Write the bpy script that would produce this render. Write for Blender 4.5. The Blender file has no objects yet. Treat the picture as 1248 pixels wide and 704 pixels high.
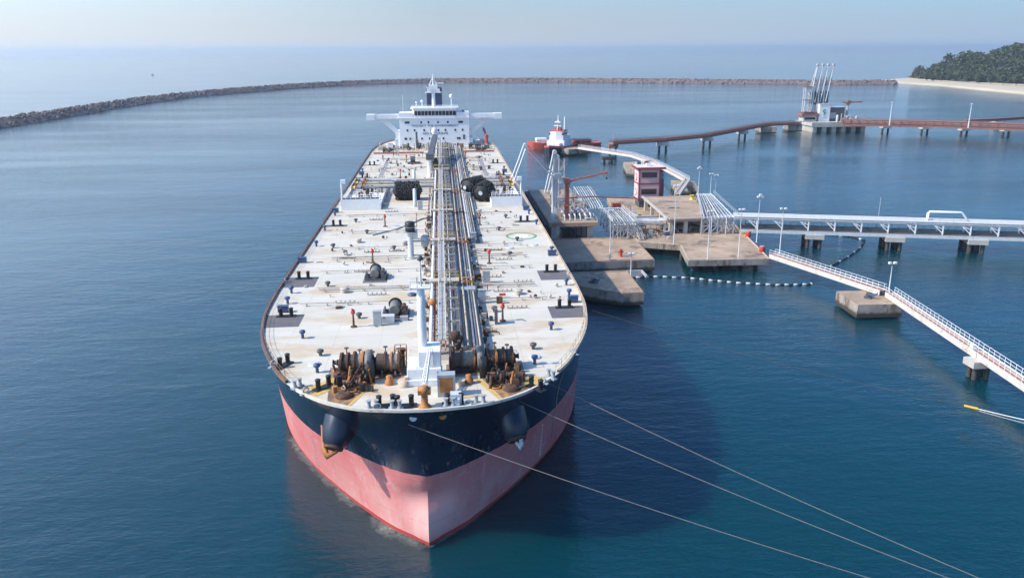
import bpy, math, random
import numpy as np
R = math.radians
rnd = random.Random(7)
sc = bpy.context.scene
col = sc.collection

# ------------------------------------------------------------------ camera, sky, sun, exposure
F = 971.0 / 1248.0 * 36.0
TH = math.atan(292 / 971.0)
YAW = math.atan(87 * math.cos(TH) / 971.0)
ROLL = R(0.3)
CAM = np.array([2.93, -78.9, 56.2])
fw = np.array([math.sin(YAW) * math.cos(TH), math.cos(YAW) * math.cos(TH), -math.sin(TH)])
rt0 = np.array([math.cos(YAW), -math.sin(YAW), 0.0]); up0 = np.cross(rt0, fw)
rt = rt0 * math.cos(ROLL) - up0 * math.sin(ROLL); up = up0 * math.cos(ROLL) + rt0 * math.sin(ROLL)
cd = bpy.data.cameras.new('camera'); cam = bpy.data.objects.new('camera', cd); col.objects.link(cam)
cd.lens = F; cd.sensor_width = 36; cd.clip_start = 1; cd.clip_end = 60000
from mathutils import Matrix, Vector
cam.matrix_world = Matrix(((rt[0], up[0], -fw[0], CAM[0]), (rt[1], up[1], -fw[1], CAM[1]), (rt[2], up[2], -fw[2], CAM[2]), (0, 0, 0, 1)))
sc.camera = cam

SUN_EL, SUN_AZ = R(41.5), R(-9)      # the sun stands to the left of the ship (-X), slightly ahead of it
sdir = Vector((-math.cos(SUN_AZ) * math.cos(SUN_EL), math.sin(SUN_AZ) * math.cos(SUN_EL), math.sin(SUN_EL)))
w = bpy.data.worlds.new('World'); sc.world = w; w.use_nodes = True
nt = w.node_tree; nt.nodes.clear()
sky = nt.nodes.new('ShaderNodeTexSky'); sky.sky_type = 'NISHITA'; sky.sun_disc = False
sky.sun_elevation = SUN_EL; sky.sun_rotation = R(270) + SUN_AZ
sky.air_density = 1.0; sky.dust_density = 2.0; sky.ozone_density = 5.0; sky.altitude = 50
bg = nt.nodes.new('ShaderNodeBackground'); bg.inputs[1].default_value = 0.115
ow = nt.nodes.new('ShaderNodeOutputWorld')
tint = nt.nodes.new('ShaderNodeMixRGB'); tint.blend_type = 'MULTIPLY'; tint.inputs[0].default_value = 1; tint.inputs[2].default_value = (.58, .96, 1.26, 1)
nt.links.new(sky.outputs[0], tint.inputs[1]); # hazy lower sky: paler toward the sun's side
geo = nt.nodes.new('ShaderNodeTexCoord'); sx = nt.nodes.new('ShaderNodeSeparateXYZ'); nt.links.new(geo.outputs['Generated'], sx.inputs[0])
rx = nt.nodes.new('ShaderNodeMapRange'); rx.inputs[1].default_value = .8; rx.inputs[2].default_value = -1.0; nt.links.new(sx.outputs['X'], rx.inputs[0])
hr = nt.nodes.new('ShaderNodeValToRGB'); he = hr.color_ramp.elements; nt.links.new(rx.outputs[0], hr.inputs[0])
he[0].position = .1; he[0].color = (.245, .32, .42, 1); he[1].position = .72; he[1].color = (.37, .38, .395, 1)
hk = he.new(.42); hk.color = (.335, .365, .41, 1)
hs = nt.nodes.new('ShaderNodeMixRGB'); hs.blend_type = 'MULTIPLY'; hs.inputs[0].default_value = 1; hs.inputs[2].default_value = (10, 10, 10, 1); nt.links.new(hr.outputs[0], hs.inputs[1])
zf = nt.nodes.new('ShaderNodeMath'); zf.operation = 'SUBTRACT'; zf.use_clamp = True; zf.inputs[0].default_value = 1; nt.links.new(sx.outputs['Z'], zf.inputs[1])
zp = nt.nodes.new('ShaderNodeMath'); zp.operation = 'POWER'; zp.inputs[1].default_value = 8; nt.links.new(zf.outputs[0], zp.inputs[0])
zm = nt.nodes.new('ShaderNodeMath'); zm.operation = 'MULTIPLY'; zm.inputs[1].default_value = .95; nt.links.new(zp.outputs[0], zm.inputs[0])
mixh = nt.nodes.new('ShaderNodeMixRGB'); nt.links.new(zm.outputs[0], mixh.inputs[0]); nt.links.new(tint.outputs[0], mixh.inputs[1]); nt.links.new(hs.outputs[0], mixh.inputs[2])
# broad glow added on the sun's side, weak at the horizon, brightening the sea
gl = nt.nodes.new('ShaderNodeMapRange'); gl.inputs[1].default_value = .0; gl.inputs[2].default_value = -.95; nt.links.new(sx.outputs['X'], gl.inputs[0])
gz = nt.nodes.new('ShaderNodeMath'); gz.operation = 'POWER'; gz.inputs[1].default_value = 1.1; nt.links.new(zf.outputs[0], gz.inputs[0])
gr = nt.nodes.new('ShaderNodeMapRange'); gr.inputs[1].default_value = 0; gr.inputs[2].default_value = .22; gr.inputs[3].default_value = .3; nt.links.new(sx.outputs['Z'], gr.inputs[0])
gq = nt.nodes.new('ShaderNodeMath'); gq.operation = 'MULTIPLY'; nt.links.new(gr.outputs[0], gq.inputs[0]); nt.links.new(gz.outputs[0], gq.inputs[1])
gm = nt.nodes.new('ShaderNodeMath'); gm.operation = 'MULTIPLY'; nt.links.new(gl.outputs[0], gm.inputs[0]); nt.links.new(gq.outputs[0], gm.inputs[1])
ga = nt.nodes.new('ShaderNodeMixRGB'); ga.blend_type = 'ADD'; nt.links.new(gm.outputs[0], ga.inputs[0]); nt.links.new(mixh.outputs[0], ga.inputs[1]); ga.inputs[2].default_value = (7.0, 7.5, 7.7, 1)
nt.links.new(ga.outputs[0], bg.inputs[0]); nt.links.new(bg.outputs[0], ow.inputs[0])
sl = bpy.data.lights.new('sun', 'SUN'); sl.energy = 3.4; sl.angle = R(0.5); sl.color = (1.0, 0.885, 0.735)
so = bpy.data.objects.new('sun', sl); col.objects.link(so)
so.rotation_euler = sdir.to_track_quat('Z', 'Y').to_euler(); so.location = (-100, 50, 150)
sc.view_settings.view_transform = 'Standard'; sc.view_settings.look = 'None'
sc.view_settings.exposure = 0.7; sc.view_settings.gamma = 1
sc.view_settings.use_curve_mapping = False
sc.cycles.max_bounces = 8; sc.cycles.volume_bounces = 1

def at(px, py, z):
    """point of the horizontal plane z that the photograph shows at pixel (px, py)"""
    d = fw * 971.0 + rt * (px - 624) + up * (352 - py)
    return CAM + d * ((z - CAM[2]) / d[2])

# ------------------------------------------------------------------ helpers
class MB:
    def __init__(s): s.v = []; s.f = []; s.sm = []
    def add(s, vs, fs, smooth=False):
        o = len(s.v); s.v += [tuple(map(float, p)) for p in vs]
        for f in fs: s.f.append(tuple(i + o for i in f)); s.sm.append(smooth)
        return s
    def box(s, x0, x1, y0, y1, z0, z1, rz=0, c=None):
        P = [(x, y, z) for z in (z0, z1) for x, y in ((x0, y0), (x1, y0), (x1, y1), (x0, y1))]
        if rz:
            cx, cy = c if c else ((x0 + x1) / 2, (y0 + y1) / 2); ca, sa = math.cos(rz), math.sin(rz)
            P = [(cx + (x - cx) * ca - (y - cy) * sa, cy + (x - cx) * sa + (y - cy) * ca, z) for x, y, z in P]
        return s.add(P, [(3, 2, 1, 0), (4, 5, 6, 7), (0, 1, 5, 4), (1, 2, 6, 5), (2, 3, 7, 6), (3, 0, 4, 7)])
    def beam(s, a, b, w, h):
        """rectangular bar from a to b (centre line), width w across, height h"""
        a, b = Vector(a), Vector(b); d = (b - a).normalized()
        u = d.cross(Vector((0, 0, 1)));
        if u.length < 1e-4: u = Vector((1, 0, 0))
        u.normalize(); v = u.cross(d); u *= w / 2; v *= h / 2
        P = [p + i * u + j * v for p in (a, b) for i, j in ((-1, -1), (1, -1), (1, 1), (-1, 1))]
        return s.add(P, [(0, 1, 2, 3), (7, 6, 5, 4), (4, 5, 1, 0), (5, 6, 2, 1), (6, 7, 3, 2), (7, 4, 0, 3)])
    def tube(s, pts, r, n=8, caps=True):
        pts = [Vector(p) for p in pts]; rs = r if isinstance(r, (list, tuple)) else [r] * len(pts)
        V = []; 
        for i, p in enumerate(pts):
            d = (pts[min(i + 1, len(pts) - 1)] - pts[max(i - 1, 0)]).normalized()
            a = Vector((0, 0, 1)) if abs(d.z) < 0.9 else Vector((1, 0, 0))
            u = d.cross(a).normalized(); v = u.cross(d)
            for k in range(n):
                t = 2 * math.pi * k / n; V.append(p + (u * math.cos(t) + v * math.sin(t)) * rs[i])
        Fs = [(i * n + k, i * n + (k + 1) % n, (i + 1) * n + (k + 1) % n, (i + 1) * n + k) for i in range(len(pts) - 1) for k in range(n)]
        s.add(V, Fs, True)
        if caps:
            s.add(V[:n], [tuple(range(n))]); s.add(V[-n:], [tuple(reversed(range(n)))])
        return s
    def cyl(s, a, b, r, n=16): return s.tube([a, b], r, n)
    def lathe(s, prof, n=16, c=(0, 0, 0), axis='z', smooth=True):
        """profile [(radius, height)] turned about an axis through c"""
        V = []
        for r_, h in prof:
            for k in range(n):
                t = 2 * math.pi * k / n; x, y = r_ * math.cos(t), r_ * math.sin(t)
                V.append((c[0] + x, c[1] + y, c[2] + h) if axis == 'z' else (c[0] + h, c[1] + x, c[2] + y) if axis == 'x' else (c[0] + y, c[1] + h, c[2] + x))
        m = len(prof)
        s.add(V, [(i * n + k, i * n + (k + 1) % n, (i + 1) * n + (k + 1) % n, (i + 1) * n + k) for i in range(m - 1) for k in range(n)], smooth)
        s.add(V[:n], [tuple(reversed(range(n)))]); s.add(V[-n:], [tuple(range(n))])
        return s
    def prism(s, poly, z0, z1):
        n = len(poly); V = [(x, y, z0) for x, y in poly] + [(x, y, z1) for x, y in poly]
        return s.add(V, [tuple(reversed(range(n))), tuple(range(n, 2 * n))] + [(i, (i + 1) % n, n + (i + 1) % n, n + i) for i in range(n)])
    def build(s, name, mat, parent=None, loc=None, bevel=0):
        me = bpy.data.meshes.new(name); me.from_pydata(s.v, [], s.f); me.update()
        me.polygons.foreach_set('use_smooth', s.sm); me.materials.append(mat)
        o = bpy.data.objects.new(name, me); col.objects.link(o)
        if loc is not None: o.location = loc
        if parent: o.parent = parent
        if bevel:
            b = o.modifiers.new('bevel', 'BEVEL'); b.width = bevel; b.segments = 2; b.limit_method = 'ANGLE'
        return o

def tag(o, label=None, cat=None, group=None, kind=None):
    if label: o['label'] = label
    if cat: o['category'] = cat
    if group: o['group'] = group
    if kind: o['kind'] = kind
    return o
def empty(name, loc=(0, 0, 0), rz=0, label=None, cat=None, group=None):
    o = bpy.data.objects.new(name, None); col.objects.link(o); o.location = loc; o.rotation_euler = (0, 0, rz)
    o.empty_display_size = 0.5
    return tag(o, label, cat, group)
def dup(o, loc=None, rz=None, parent=None, label=None):
    c = o.copy(); col.objects.link(c)
    if loc is not None: c.location = loc
    if rz is not None: c.rotation_euler = (0, 0, rz)
    if parent is not None: c.parent = parent
    if label: c['label'] = label
    for ch in list(o.children): dup(ch, parent=c)
    return c

# ------------------------------------------------------------------ materials
def M(name, base, rough=.6, var=.18, scale=.6, rust=0., rustcol=(.16, .06, .025), rscale=.5, metal=0., bump=0., bscale=6., stretch=(1, 1, 1), streak=0., spec=.5):
    m = bpy.data.materials.new(name); m.use_nodes = True; N = m.node_tree.nodes; L = m.node_tree.links
    b = N['Principled BSDF']; b.inputs['Roughness'].default_value = rough; b.inputs['Metallic'].default_value = metal
    b.inputs['Specular IOR Level'].default_value = spec
    tc = N.new('ShaderNodeTexCoord'); mp = N.new('ShaderNodeMapping'); mp.inputs['Scale'].default_value = stretch
    L.new(tc.outputs['Object'], mp.inputs[0])
    n1 = N.new('ShaderNodeTexNoise'); n1.inputs['Scale'].default_value = scale; n1.inputs['Detail'].default_value = 6; n1.inputs['Roughness'].default_value = .65
    L.new(mp.outputs[0], n1.inputs['Vector'])
    cr = N.new('ShaderNodeValToRGB'); cr.color_ramp.elements[0].position = .3; cr.color_ramp.elements[1].position = .7
    cr.color_ramp.elements[0].color = (*[max(0, c * (1 - var)) for c in base], 1); cr.color_ramp.elements[1].color = (*[min(1, c * (1 + var)) for c in base], 1)
    L.new(n1.outputs[0], cr.inputs[0]); out = cr.outputs[0]
    if rust > 0:
        n2 = N.new('ShaderNodeTexNoise'); n2.inputs['Scale'].default_value = rscale; n2.inputs['Detail'].default_value = 8; n2.inputs['Roughness'].default_value = .7
        if streak:
            mp2 = N.new('ShaderNodeMapping'); mp2.inputs['Scale'].default_value = (1, 1, streak); L.new(tc.outputs['Object'], mp2.inputs[0]); L.new(mp2.outputs[0], n2.inputs['Vector'])
        else: L.new(mp.outputs[0], n2.inputs['Vector'])
        c2 = N.new('ShaderNodeValToRGB'); e = c2.color_ramp.elements
        e[0].position = max(0, .66 - .35 * rust); e[1].position = min(1, .74 - .3 * rust); e[0].color = (0, 0, 0, 1); e[1].color = (1, 1, 1, 1)
        L.new(n2.outputs[0], c2.inputs[0])
        mx = N.new('ShaderNodeMixRGB'); L.new(c2.outputs[0], mx.inputs[0]); L.new(out, mx.inputs[1]); mx.inputs[2].default_value = (*rustcol, 1); out = mx.outputs[0]
    L.new(out, b.inputs['Base Color'])
    if bump:
        n3 = N.new('ShaderNodeTexNoise'); n3.inputs['Scale'].default_value = bscale; n3.inputs['Detail'].default_value = 5; L.new(tc.outputs['Object'], n3.inputs['Vector'])
        bp = N.new('ShaderNodeBump'); bp.inputs['Strength'].default_value = bump; bp.inputs['Distance'].default_value = .1; L.new(n3.outputs[0], bp.inputs['Height']); L.new(bp.outputs[0], b.inputs['Normal'])
    return m

white = M('white_paint', (.74, .75, .76), .45, .06, 1.2, rust=.06, rustcol=(.42, .27, .15), rscale=.9)
housewhite = M('house_white_paint', (.76, .77, .79), .4, .05, .4, rust=.03, rustcol=(.5, .38, .25), rscale=.5, streak=.2)
grey = M('grey_paint', (.33, .36, .38), .5, .15, 1.5, rust=.2, rscale=1.2)
palegrey = M('pale_grey_paint', (.52, .55, .58), .5, .12, 1.2, rust=.18, rustcol=(.3, .16, .08), rscale=.8)
darkgrey = M('dark_grey_paint', (.085, .09, .10), .55, .25, 1.5, rust=.15, rscale=1.5)
black = M('black_paint', (.018, .018, .02), .5, .3, 2)
blue = M('navy_blue_paint', (.04, .075, .17), .45, .3, 3, rust=.1, rscale=2)
pad = M('dark_grey_deck_coating', (.125, .118, .125), .8, .2, .5, rust=.12, rustcol=(.2, .14, .1), rscale=.5)
rusty = M('rusty_steel', (.085, .045, .03), .85, .6, 1.8, rust=.3, rustcol=(.22, .085, .035), rscale=1.2, bump=.4)
orange = M('orange_rusty_paint', (.42, .17, .05), .7, .3, 2, rust=.3, rustcol=(.16, .06, .03), rscale=2)
yellow = M('ochre_deck_paint', (.55, .38, .12), .7, .25, 2, rust=.25, rustcol=(.3, .15, .06), rscale=1.5)
redp = M('red_paint', (.5, .05, .035), .5, .2, 2)
rope = M('pale_rope', (.42, .41, .38), .9, .2, 4)
ropedark = M('dark_weathered_rope', (.10, .075, .06), .95, .4, 5, bump=.5)
mooring = M('pale_mooring_rope', (.24, .225, .20), .9, .2, 3)
rubber = M('black_rubber', (.014, .014, .016), .7, .4, 2, bump=.3)
concrete = M('weathered_concrete', (.36, .265, .19), .9, .34, .12, rust=.32, rustcol=(.17, .13, .10), rscale=.16, bump=.3, bscale=2)
concwall = M('stained_concrete_wall', (.32, .28, .24), .9, .35, .3, rust=.42, rustcol=(.15, .10, .075), rscale=.45, streak=.25, bump=.3, bscale=2)
def tide_band(m, z0=1.1, z1=1.7, c=(.05, .045, .035)):
    N = m.node_tree.nodes; L = m.node_tree.links; b = N['Principled BSDF']; prev = b.inputs['Base Color'].links[0].from_socket
    tc = N.new('ShaderNodeTexCoord'); sp = N.new('ShaderNodeSeparateXYZ'); L.new(tc.outputs['Object'], sp.inputs[0]); n = N.new('ShaderNodeTexNoise'); n.inputs['Scale'].default_value = .9; n.inputs['Detail'].default_value = 6; L.new(tc.outputs['Object'], n.inputs['Vector'])
    a = N.new('ShaderNodeMath'); a.operation = 'MULTIPLY_ADD'; L.new(n.outputs[0], a.inputs[0]); a.inputs[1].default_value = -.9; L.new(sp.outputs['Z'], a.inputs[2])
    r = N.new('ShaderNodeMapRange'); r.inputs[1].default_value = z1 - .45; r.inputs[2].default_value = z0 - .45; L.new(a.outputs[0], r.inputs[0])
    mx = N.new('ShaderNodeMixRGB'); L.new(r.outputs[0], mx.inputs[0]); L.new(prev, mx.inputs[1]); mx.inputs[2].default_value = (*c, 1); L.new(mx.outputs[0], b.inputs['Base Color'])
tide_band(concwall)
kerbred = M('faded_red_kerb_paint', (.38, .17, .13), .8, .3, 1, rust=.75, rustcol=(.33, .26, .2))
farconc = M('pale_concrete', (.45, .42, .38), .9, .15, .2, rust=.12, rustcol=(.2, .17, .15), rscale=.3)
pilemat = M('dark_wet_pile', (.06, .055, .05), .7, .3, .6)
glass = M('dark_window_glass', (.02, .025, .035), .12, .2, .3)
navy = M('funnel_navy_paint', (.02, .028, .075), .45, .15, .5)
pink = M('dusty_pink_wall_paint', (.52, .36, .37), .75, .1, .5, rust=.08, rustcol=(.35, .25, .22), streak=.3)
maroon = M('maroon_trim_paint', (.27, .04, .05), .6, .15, 1)
redcrane = M('faded_red_crane_paint', (.42, .13, .08), .6, .2, .8, rust=.2, rustcol=(.25, .12, .07))
redbridge = M('red_brown_bridge_paint', (.25, .125, .105), .75, .2, .6, rust=.2, rustcol=(.16, .08, .06))
palegreen = M('green_deck_marking', (.08, .30, .14), .7, .2, 2)
greenm = M('green_emblem', (.03, .30, .15), .6, .1, 1)
tugred = M('tug_red_paint', (.5, .09, .06), .5, .15, 1)
tugdark = M('tug_dark_hull', (.02, .025, .04), .4, .2, 1)
dimtext = M('grey_blue_lettering', (.10, .13, .22), .6, .05, 1)
galv = M('galvanised_steel', (.47, .48, .49), .4, .12, 1.5, rust=.1, rustcol=(.35, .25, .18))
foam_yellow = M('yellow_rope_sleeve', (.75, .42, .02), .6, .1, 3)

def deck_mat():
    m = M('deck_paint', (.57, .535, .465), .7, .09, .12, rust=.46, rustcol=(.52, .42, .30), rscale=.11, stretch=(.7, 1.6, 1))
    N = m.node_tree.nodes; L = m.node_tree.links; b = N['Principled BSDF']
    prev = b.inputs['Base Color'].links[0].from_socket
    tc = N.new('ShaderNodeTexCoord')
    sp = N.new('ShaderNodeSeparateXYZ'); L.new(tc.outputs['Object'], sp.inputs[0])
    def seam(out, per, wdt):
        a = N.new('ShaderNodeMath'); a.operation = 'DIVIDE'; a.inputs[1].default_value = per; L.new(out, a.inputs[0])
        f_ = N.new('ShaderNodeMath'); f_.operation = 'FRACT'; L.new(a.outputs[0], f_.inputs[0])
        l = N.new('ShaderNodeMath'); l.operation = 'LESS_THAN'; l.inputs[1].default_value = wdt / per; L.new(f_.outputs[0], l.inputs[0]); return l.outputs[0]
    s1 = seam(sp.outputs['Y'], 4.9, .10); s2 = seam(sp.outputs['X'], 6.1, .07)
    mxm = N.new('ShaderNodeMath'); mxm.operation = 'MAXIMUM'; L.new(s1, mxm.inputs[0]); L.new(s2, mxm.inputs[1])
    # broken-up seam strength
    nz = N.new('ShaderNodeTexNoise'); nz.inputs['Scale'].default_value = .35; L.new(tc.outputs['Object'], nz.inputs['Vector'])
    mu = N.new('ShaderNodeMath'); mu.operation = 'MULTIPLY'; L.new(mxm.outputs[0], mu.inputs[0]); L.new(nz.outputs[0], mu.inputs[1])
    mx = N.new('ShaderNodeMixRGB'); L.new(mu.outputs[0], mx.inputs[0]); L.new(prev, mx.inputs[1]); mx.inputs[2].default_value = (.40, .33, .25, 1)
    # small dark rust spots
    n4 = N.new('ShaderNodeTexNoise'); n4.inputs['Scale'].default_value = .55; n4.inputs['Detail'].default_value = 9; n4.inputs['Roughness'].default_value = .75; L.new(tc.outputs['Object'], n4.inputs['Vector'])
    c4 = N.new('ShaderNodeValToRGB'); c4.color_ramp.elements[0].position = .64; c4.color_ramp.elements[1].position = .72; c4.color_ramp.elements[1].color = (.75, .75, .75, 1); L.new(n4.outputs[0], c4.inputs[0])
    m4 = N.new('ShaderNodeMixRGB'); L.new(c4.outputs[0], m4.inputs[0]); L.new(mx.outputs[0], m4.inputs[1]); m4.inputs[2].default_value = (.34, .19, .10, 1)
    L.new(m4.outputs[0], b.inputs['Base Color'])
    return m
deckm = deck_mat()

def hull_mat():
    m = bpy.data.materials.new('hull_paint'); m.use_nodes = True; N = m.node_tree.nodes; L = m.node_tree.links; b = N['Principled BSDF']
    tc = N.new('ShaderNodeTexCoord'); sp = N.new('ShaderNodeSeparateXYZ'); L.new(tc.outputs['Object'], sp.inputs[0])
    def noise(scale, st, det=7, rough=.65):
        mp = N.new('ShaderNodeMapping'); mp.inputs['Scale'].default_value = st; L.new(tc.outputs['Object'], mp.inputs[0])
        n = N.new('ShaderNodeTexNoise'); n.inputs['Scale'].default_value = scale; n.inputs['Detail'].default_value = det; n.inputs['Roughness'].default_value = rough; L.new(mp.outputs[0], n.inputs['Vector']); return n.outputs[0]
    def ramp(src, p0, p1, c0, c1):
        r = N.new('ShaderNodeValToRGB'); e = r.color_ramp.elements; e[0].position = p0; e[1].position = p1; e[0].color = (*c0, 1); e[1].color = (*c1, 1); L.new(src, r.inputs[0]); return r.outputs[0]
    def math_(op, a, bb=None, v=None):
        n = N.new('ShaderNodeMath'); n.operation = op; L.new(a, n.inputs[0])
        if bb is not None: L.new(bb, n.inputs[1])
        if v is not None: n.inputs[1].default_value = v
        return n.outputs[0]
    def mix(f_, a, c):
        n = N.new('ShaderNodeMixRGB'); L.new(f_, n.inputs[0])
        for s_, i in ((a, 1), (c, 2)):
            if isinstance(s_, tuple): n.inputs[i].default_value = (*s_, 1)
            else: L.new(s_, n.inputs[i])
        return n.outputs[0]
    topside = ramp(noise(.25, (1, 1, .4)), .3, .7, (.008, .013, .030), (.017, .026, .055))
    # pale scuffs and orange rust low on the topsides
    scuff = ramp(noise(.9, (1, 1, .35), 9, .75), .54, .68, (0, 0, 0), (1, 1, 1))
    band = N.new('ShaderNodeMapRange'); band.inputs[1].default_value = 14.5; band.inputs[2].default_value = 9.5; L.new(sp.outputs['Z'], band.inputs[0])
    topside = mix(math_('MULTIPLY', scuff, band.outputs[0]), topside, (.13, .16, .22))
    rst = ramp(noise(.55, (1, 1, .5), 9, .7), .60, .66, (0, 0, 0), (1, 1, 1))
    topside = mix(math_('MULTIPLY', rst, band.outputs[0]), topside, (.28, .13, .06))
    boot = ramp(noise(.14, (1, 1, .5), 8, .7), .3, .72, (.60, .135, .13), (.66, .26, .245))
    pale = ramp(noise(.35, (1, 1, 1.0), 9, .75), .55, .72, (0, 0, 0), (.6, .6, .6))
    boot = mix(pale, boot, (.70, .52, .48))
    streak = ramp(noise(.8, (1, 1, .06), 5, .6), .60, .70, (0, 0, 0), (.35, .35, .35))
    boot = mix(streak, boot, (.72, .54, .51))
    # paint worn pale round the stem
    ax = N.new('ShaderNodeMath'); ax.operation = 'ABSOLUTE'; L.new(sp.outputs['X'], ax.inputs[0])
    wm = N.new('ShaderNodeMapRange'); wm.inputs[1].default_value = 18; wm.inputs[2].default_value = 4; L.new(ax.outputs[0], wm.inputs[0])
    wz = N.new('ShaderNodeMapRange'); wz.inputs[1].default_value = 8.0; wz.inputs[2].default_value = 3.5; L.new(sp.outputs['Z'], wz.inputs[0])
    wn_ = N.new('ShaderNodeMapRange'); wn_.inputs[1].default_value = .35; wn_.inputs[2].default_value = .6; wn_.inputs[4].default_value = .8; L.new(noise(.3, (1, 1, .7), 8, .7), wn_.inputs[0])
    boot = mix(math_('MULTIPLY', math_('MULTIPLY', wm.outputs[0], wz.outputs[0]), wn_.outputs[0]), boot, (.64, .38, .345))
    # fresher red along the wetted waterline
    wl = math_('LESS_THAN', math_('ADD', sp.outputs['Z'], math_('MULTIPLY', noise(.4, (1, 1, 1)), v=.35)), v=.75)
    boot = mix(wl, boot, (.40, .045, .04))
    edge = math_('ADD', sp.outputs['Z'], math_('MULTIPLY', noise(1.5, (1, 1, 1)), v=.25))
    isTop = math_('GREATER_THAN', edge, v=9.12)
    run = ramp(noise(1.0, (1.1, 1.1, .05), 4, .6), .60, .70, (0, 0, 0), (1, 1, 1))
    rb_ = N.new('ShaderNodeMapRange'); rb_.inputs[1].default_value = 12.5; rb_.inputs[2].default_value = 19; L.new(sp.outputs['Z'], rb_.inputs[0])
    topside = mix(math_('MULTIPLY', run, rb_.outputs[0]), topside, (.085, .05, .035))
    paint = mix(isTop, boot, topside)
    def seam(out, per, wdt):
        fr_ = math_('FRACT', math_('DIVIDE', out, v=per)); return math_('LESS_THAN', fr_, v=wdt / per)
    sm_ = math_('MAXIMUM', seam(sp.outputs['Z'], 2.7, .07), seam(sp.outputs['X'], 3.1, .05))
    paint = mix(math_('MULTIPLY', math_('MULTIPLY', sm_, noise(.5, (1, 1, 1))), v=.42), paint, (.10, .06, .06))
    L.new(paint, b.inputs['Base Color'])
    rr = N.new('ShaderNodeMapRange'); rr.inputs[3].default_value = .6; rr.inputs[4].default_value = .14; L.new(isTop, rr.inputs[0]); L.new(rr.outputs[0], b.inputs['Roughness'])
    bp = N.new('ShaderNodeBump'); bp.inputs['Strength'].default_value = .12; bp.inputs['Distance'].default_value = .2; L.new(noise(.5, (1, 1, .6), 3), bp.inputs['Height']); L.new(bp.outputs[0], b.inputs['Normal'])
    return m
hullm = hull_mat()

def water_mat():
    m = bpy.data.materials.new('sea_water'); m.use_nodes = True; N = m.node_tree.nodes; L = m.node_tree.links; b = N['Principled BSDF']
    tc = N.new('ShaderNodeTexCoord')
    def noise(scale, st=(1, 1, 1), rot=0, det=3, rough=.55):
        mp = N.new('ShaderNodeMapping'); mp.inputs['Scale'].default_value = st; mp.inputs['Rotation'].default_value = (0, 0, rot); L.new(tc.outputs['Object'], mp.inputs[0])
        n = N.new('ShaderNodeTexNoise'); n.inputs['Scale'].default_value = scale; n.inputs['Detail'].default_value = det; n.inputs['Roughness'].default_value = rough; L.new(mp.outputs[0], n.inputs['Vector']); return n.outputs[0]
    big = noise(.006, (1, 1.8, 1), .3, 4)
    cr = N.new('ShaderNodeValToRGB'); e = cr.color_ramp.elements; e[0].position = .35; e[1].position = .65
    e[0].color = (.0005, .041, .053, 1); e[1].color = (.0005, .036, .066, 1); L.new(big, cr.inputs[0]); L.new(cr.outputs[0], b.inputs['Base Color'])
    b.inputs['Subsurface Weight'].default_value = 1; b.inputs['Subsurface Radius'].default_value = (4, 9, 11); b.inputs['Subsurface Scale'].default_value = 4.0
    b.inputs['IOR'].default_value = 1.45; b.inputs['Roughness'].default_value = .06
    # ripples, chop and slow swell, calmer in slick bands
    slick = noise(.007, (.4, 1.7, 1), .15, 5, .6)
    sm = N.new('ShaderNodeMapRange'); sm.inputs[1].default_value = .38; sm.inputs[2].default_value = .62; sm.inputs[3].default_value = .3; sm.inputs[4].default_value = .95; L.new(slick, sm.inputs[0])
    def add(a, c, k):
        mu = N.new('ShaderNodeMath'); mu.operation = 'MULTIPLY'; mu.inputs[1].default_value = k; L.new(c, mu.inputs[0])
        if a is None: return mu.outputs[0]
        ad = N.new('ShaderNodeMath'); ad.operation = 'ADD'; L.new(a, ad.inputs[0]); L.new(mu.outputs[0], ad.inputs[1]); return ad.outputs[0]
    h = add(None, noise(1.3, (.7, 1.3, 1), .5, 4, .6), .13)
    h = add(h, noise(.42, (.6, 1.35, 1), .3, 3), .22)
    h = add(h, noise(.09, (.6, 1.2, 1), .2, 2), .45)
    bp = N.new('ShaderNodeBump'); bp.inputs['Distance'].default_value = 1.0; L.new(sm.outputs[0], bp.inputs['Strength']); L.new(h, bp.inputs['Height']); L.new(bp.outputs[0], b.inputs['Normal'])
    return m
waterm = water_mat()

# ------------------------------------------------------------------ the setting: water, land, haze
tag(MB().add([(-30000, -8000, 0), (30000, -8000, 0), (30000, 40000, 0), (-30000, 40000, 0)], [(0, 1, 2, 3)]).build('sea_water', waterm), 'blue harbour and open sea', None, kind='structure')

def grid_mesh(name, mat, xs, ys, hf):
    V = [(x, y, hf(x, y)) for y in ys for x in xs]; n = len(xs)
    Fs = [(j * n + i, j * n + i + 1, (j + 1) * n + i + 1, (j + 1) * n + i) for j in range(len(ys) - 1) for i in range(n - 1)]
    return MB().add(V, Fs, True).build(name, mat)
sand = M('pale_sand', (.50, .42, .31), .95, .12, .02)
shore = [(600, 1252), (660, 1243), (737, 1222), (748, 1100), (726, 951), (716, 867), (722, 780), (760, 700), (1500, 640), (1500, 1750), (1050, 1600), (850, 1370), (740, 1275), (660, 1258)]
sh_out = MB(); n = len(shore); cxs = 1000; cys = 1180
inner = [(x + (cxs - x) * .035, y + (cys - y) * .05) for x, y in shore]; outer = [(x - (cxs - x) * .02, y - (cys - y) * .03) for x, y in shore]
sh_out.add([(x, y, 2.2) for x, y in inner] + [(x, y, -1.5) for x, y in outer], [tuple(range(n))] + [(i, i + n, (i + 1) % n + n, (i + 1) % n) for i in range(n)])
tag(sh_out.build('beach', sand), 'pale sand beach at the foot of the wooded hill', None, kind='structure')
HX, HY, HRX, HRY, HH = 1132, 1225, 284, 345, 56
def hill_z(x, y):
    u = ((x - HX) / HRX) ** 2 + ((y - HY) / HRY) ** 2
    return 2.0 + HH * max(0, 1 - u) + 3 * math.sin(x * .05) * math.cos(y * .043) * max(0, min(1, (1.0 - u) * 3)) - (6 if u > 1.03 else 0)
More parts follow.
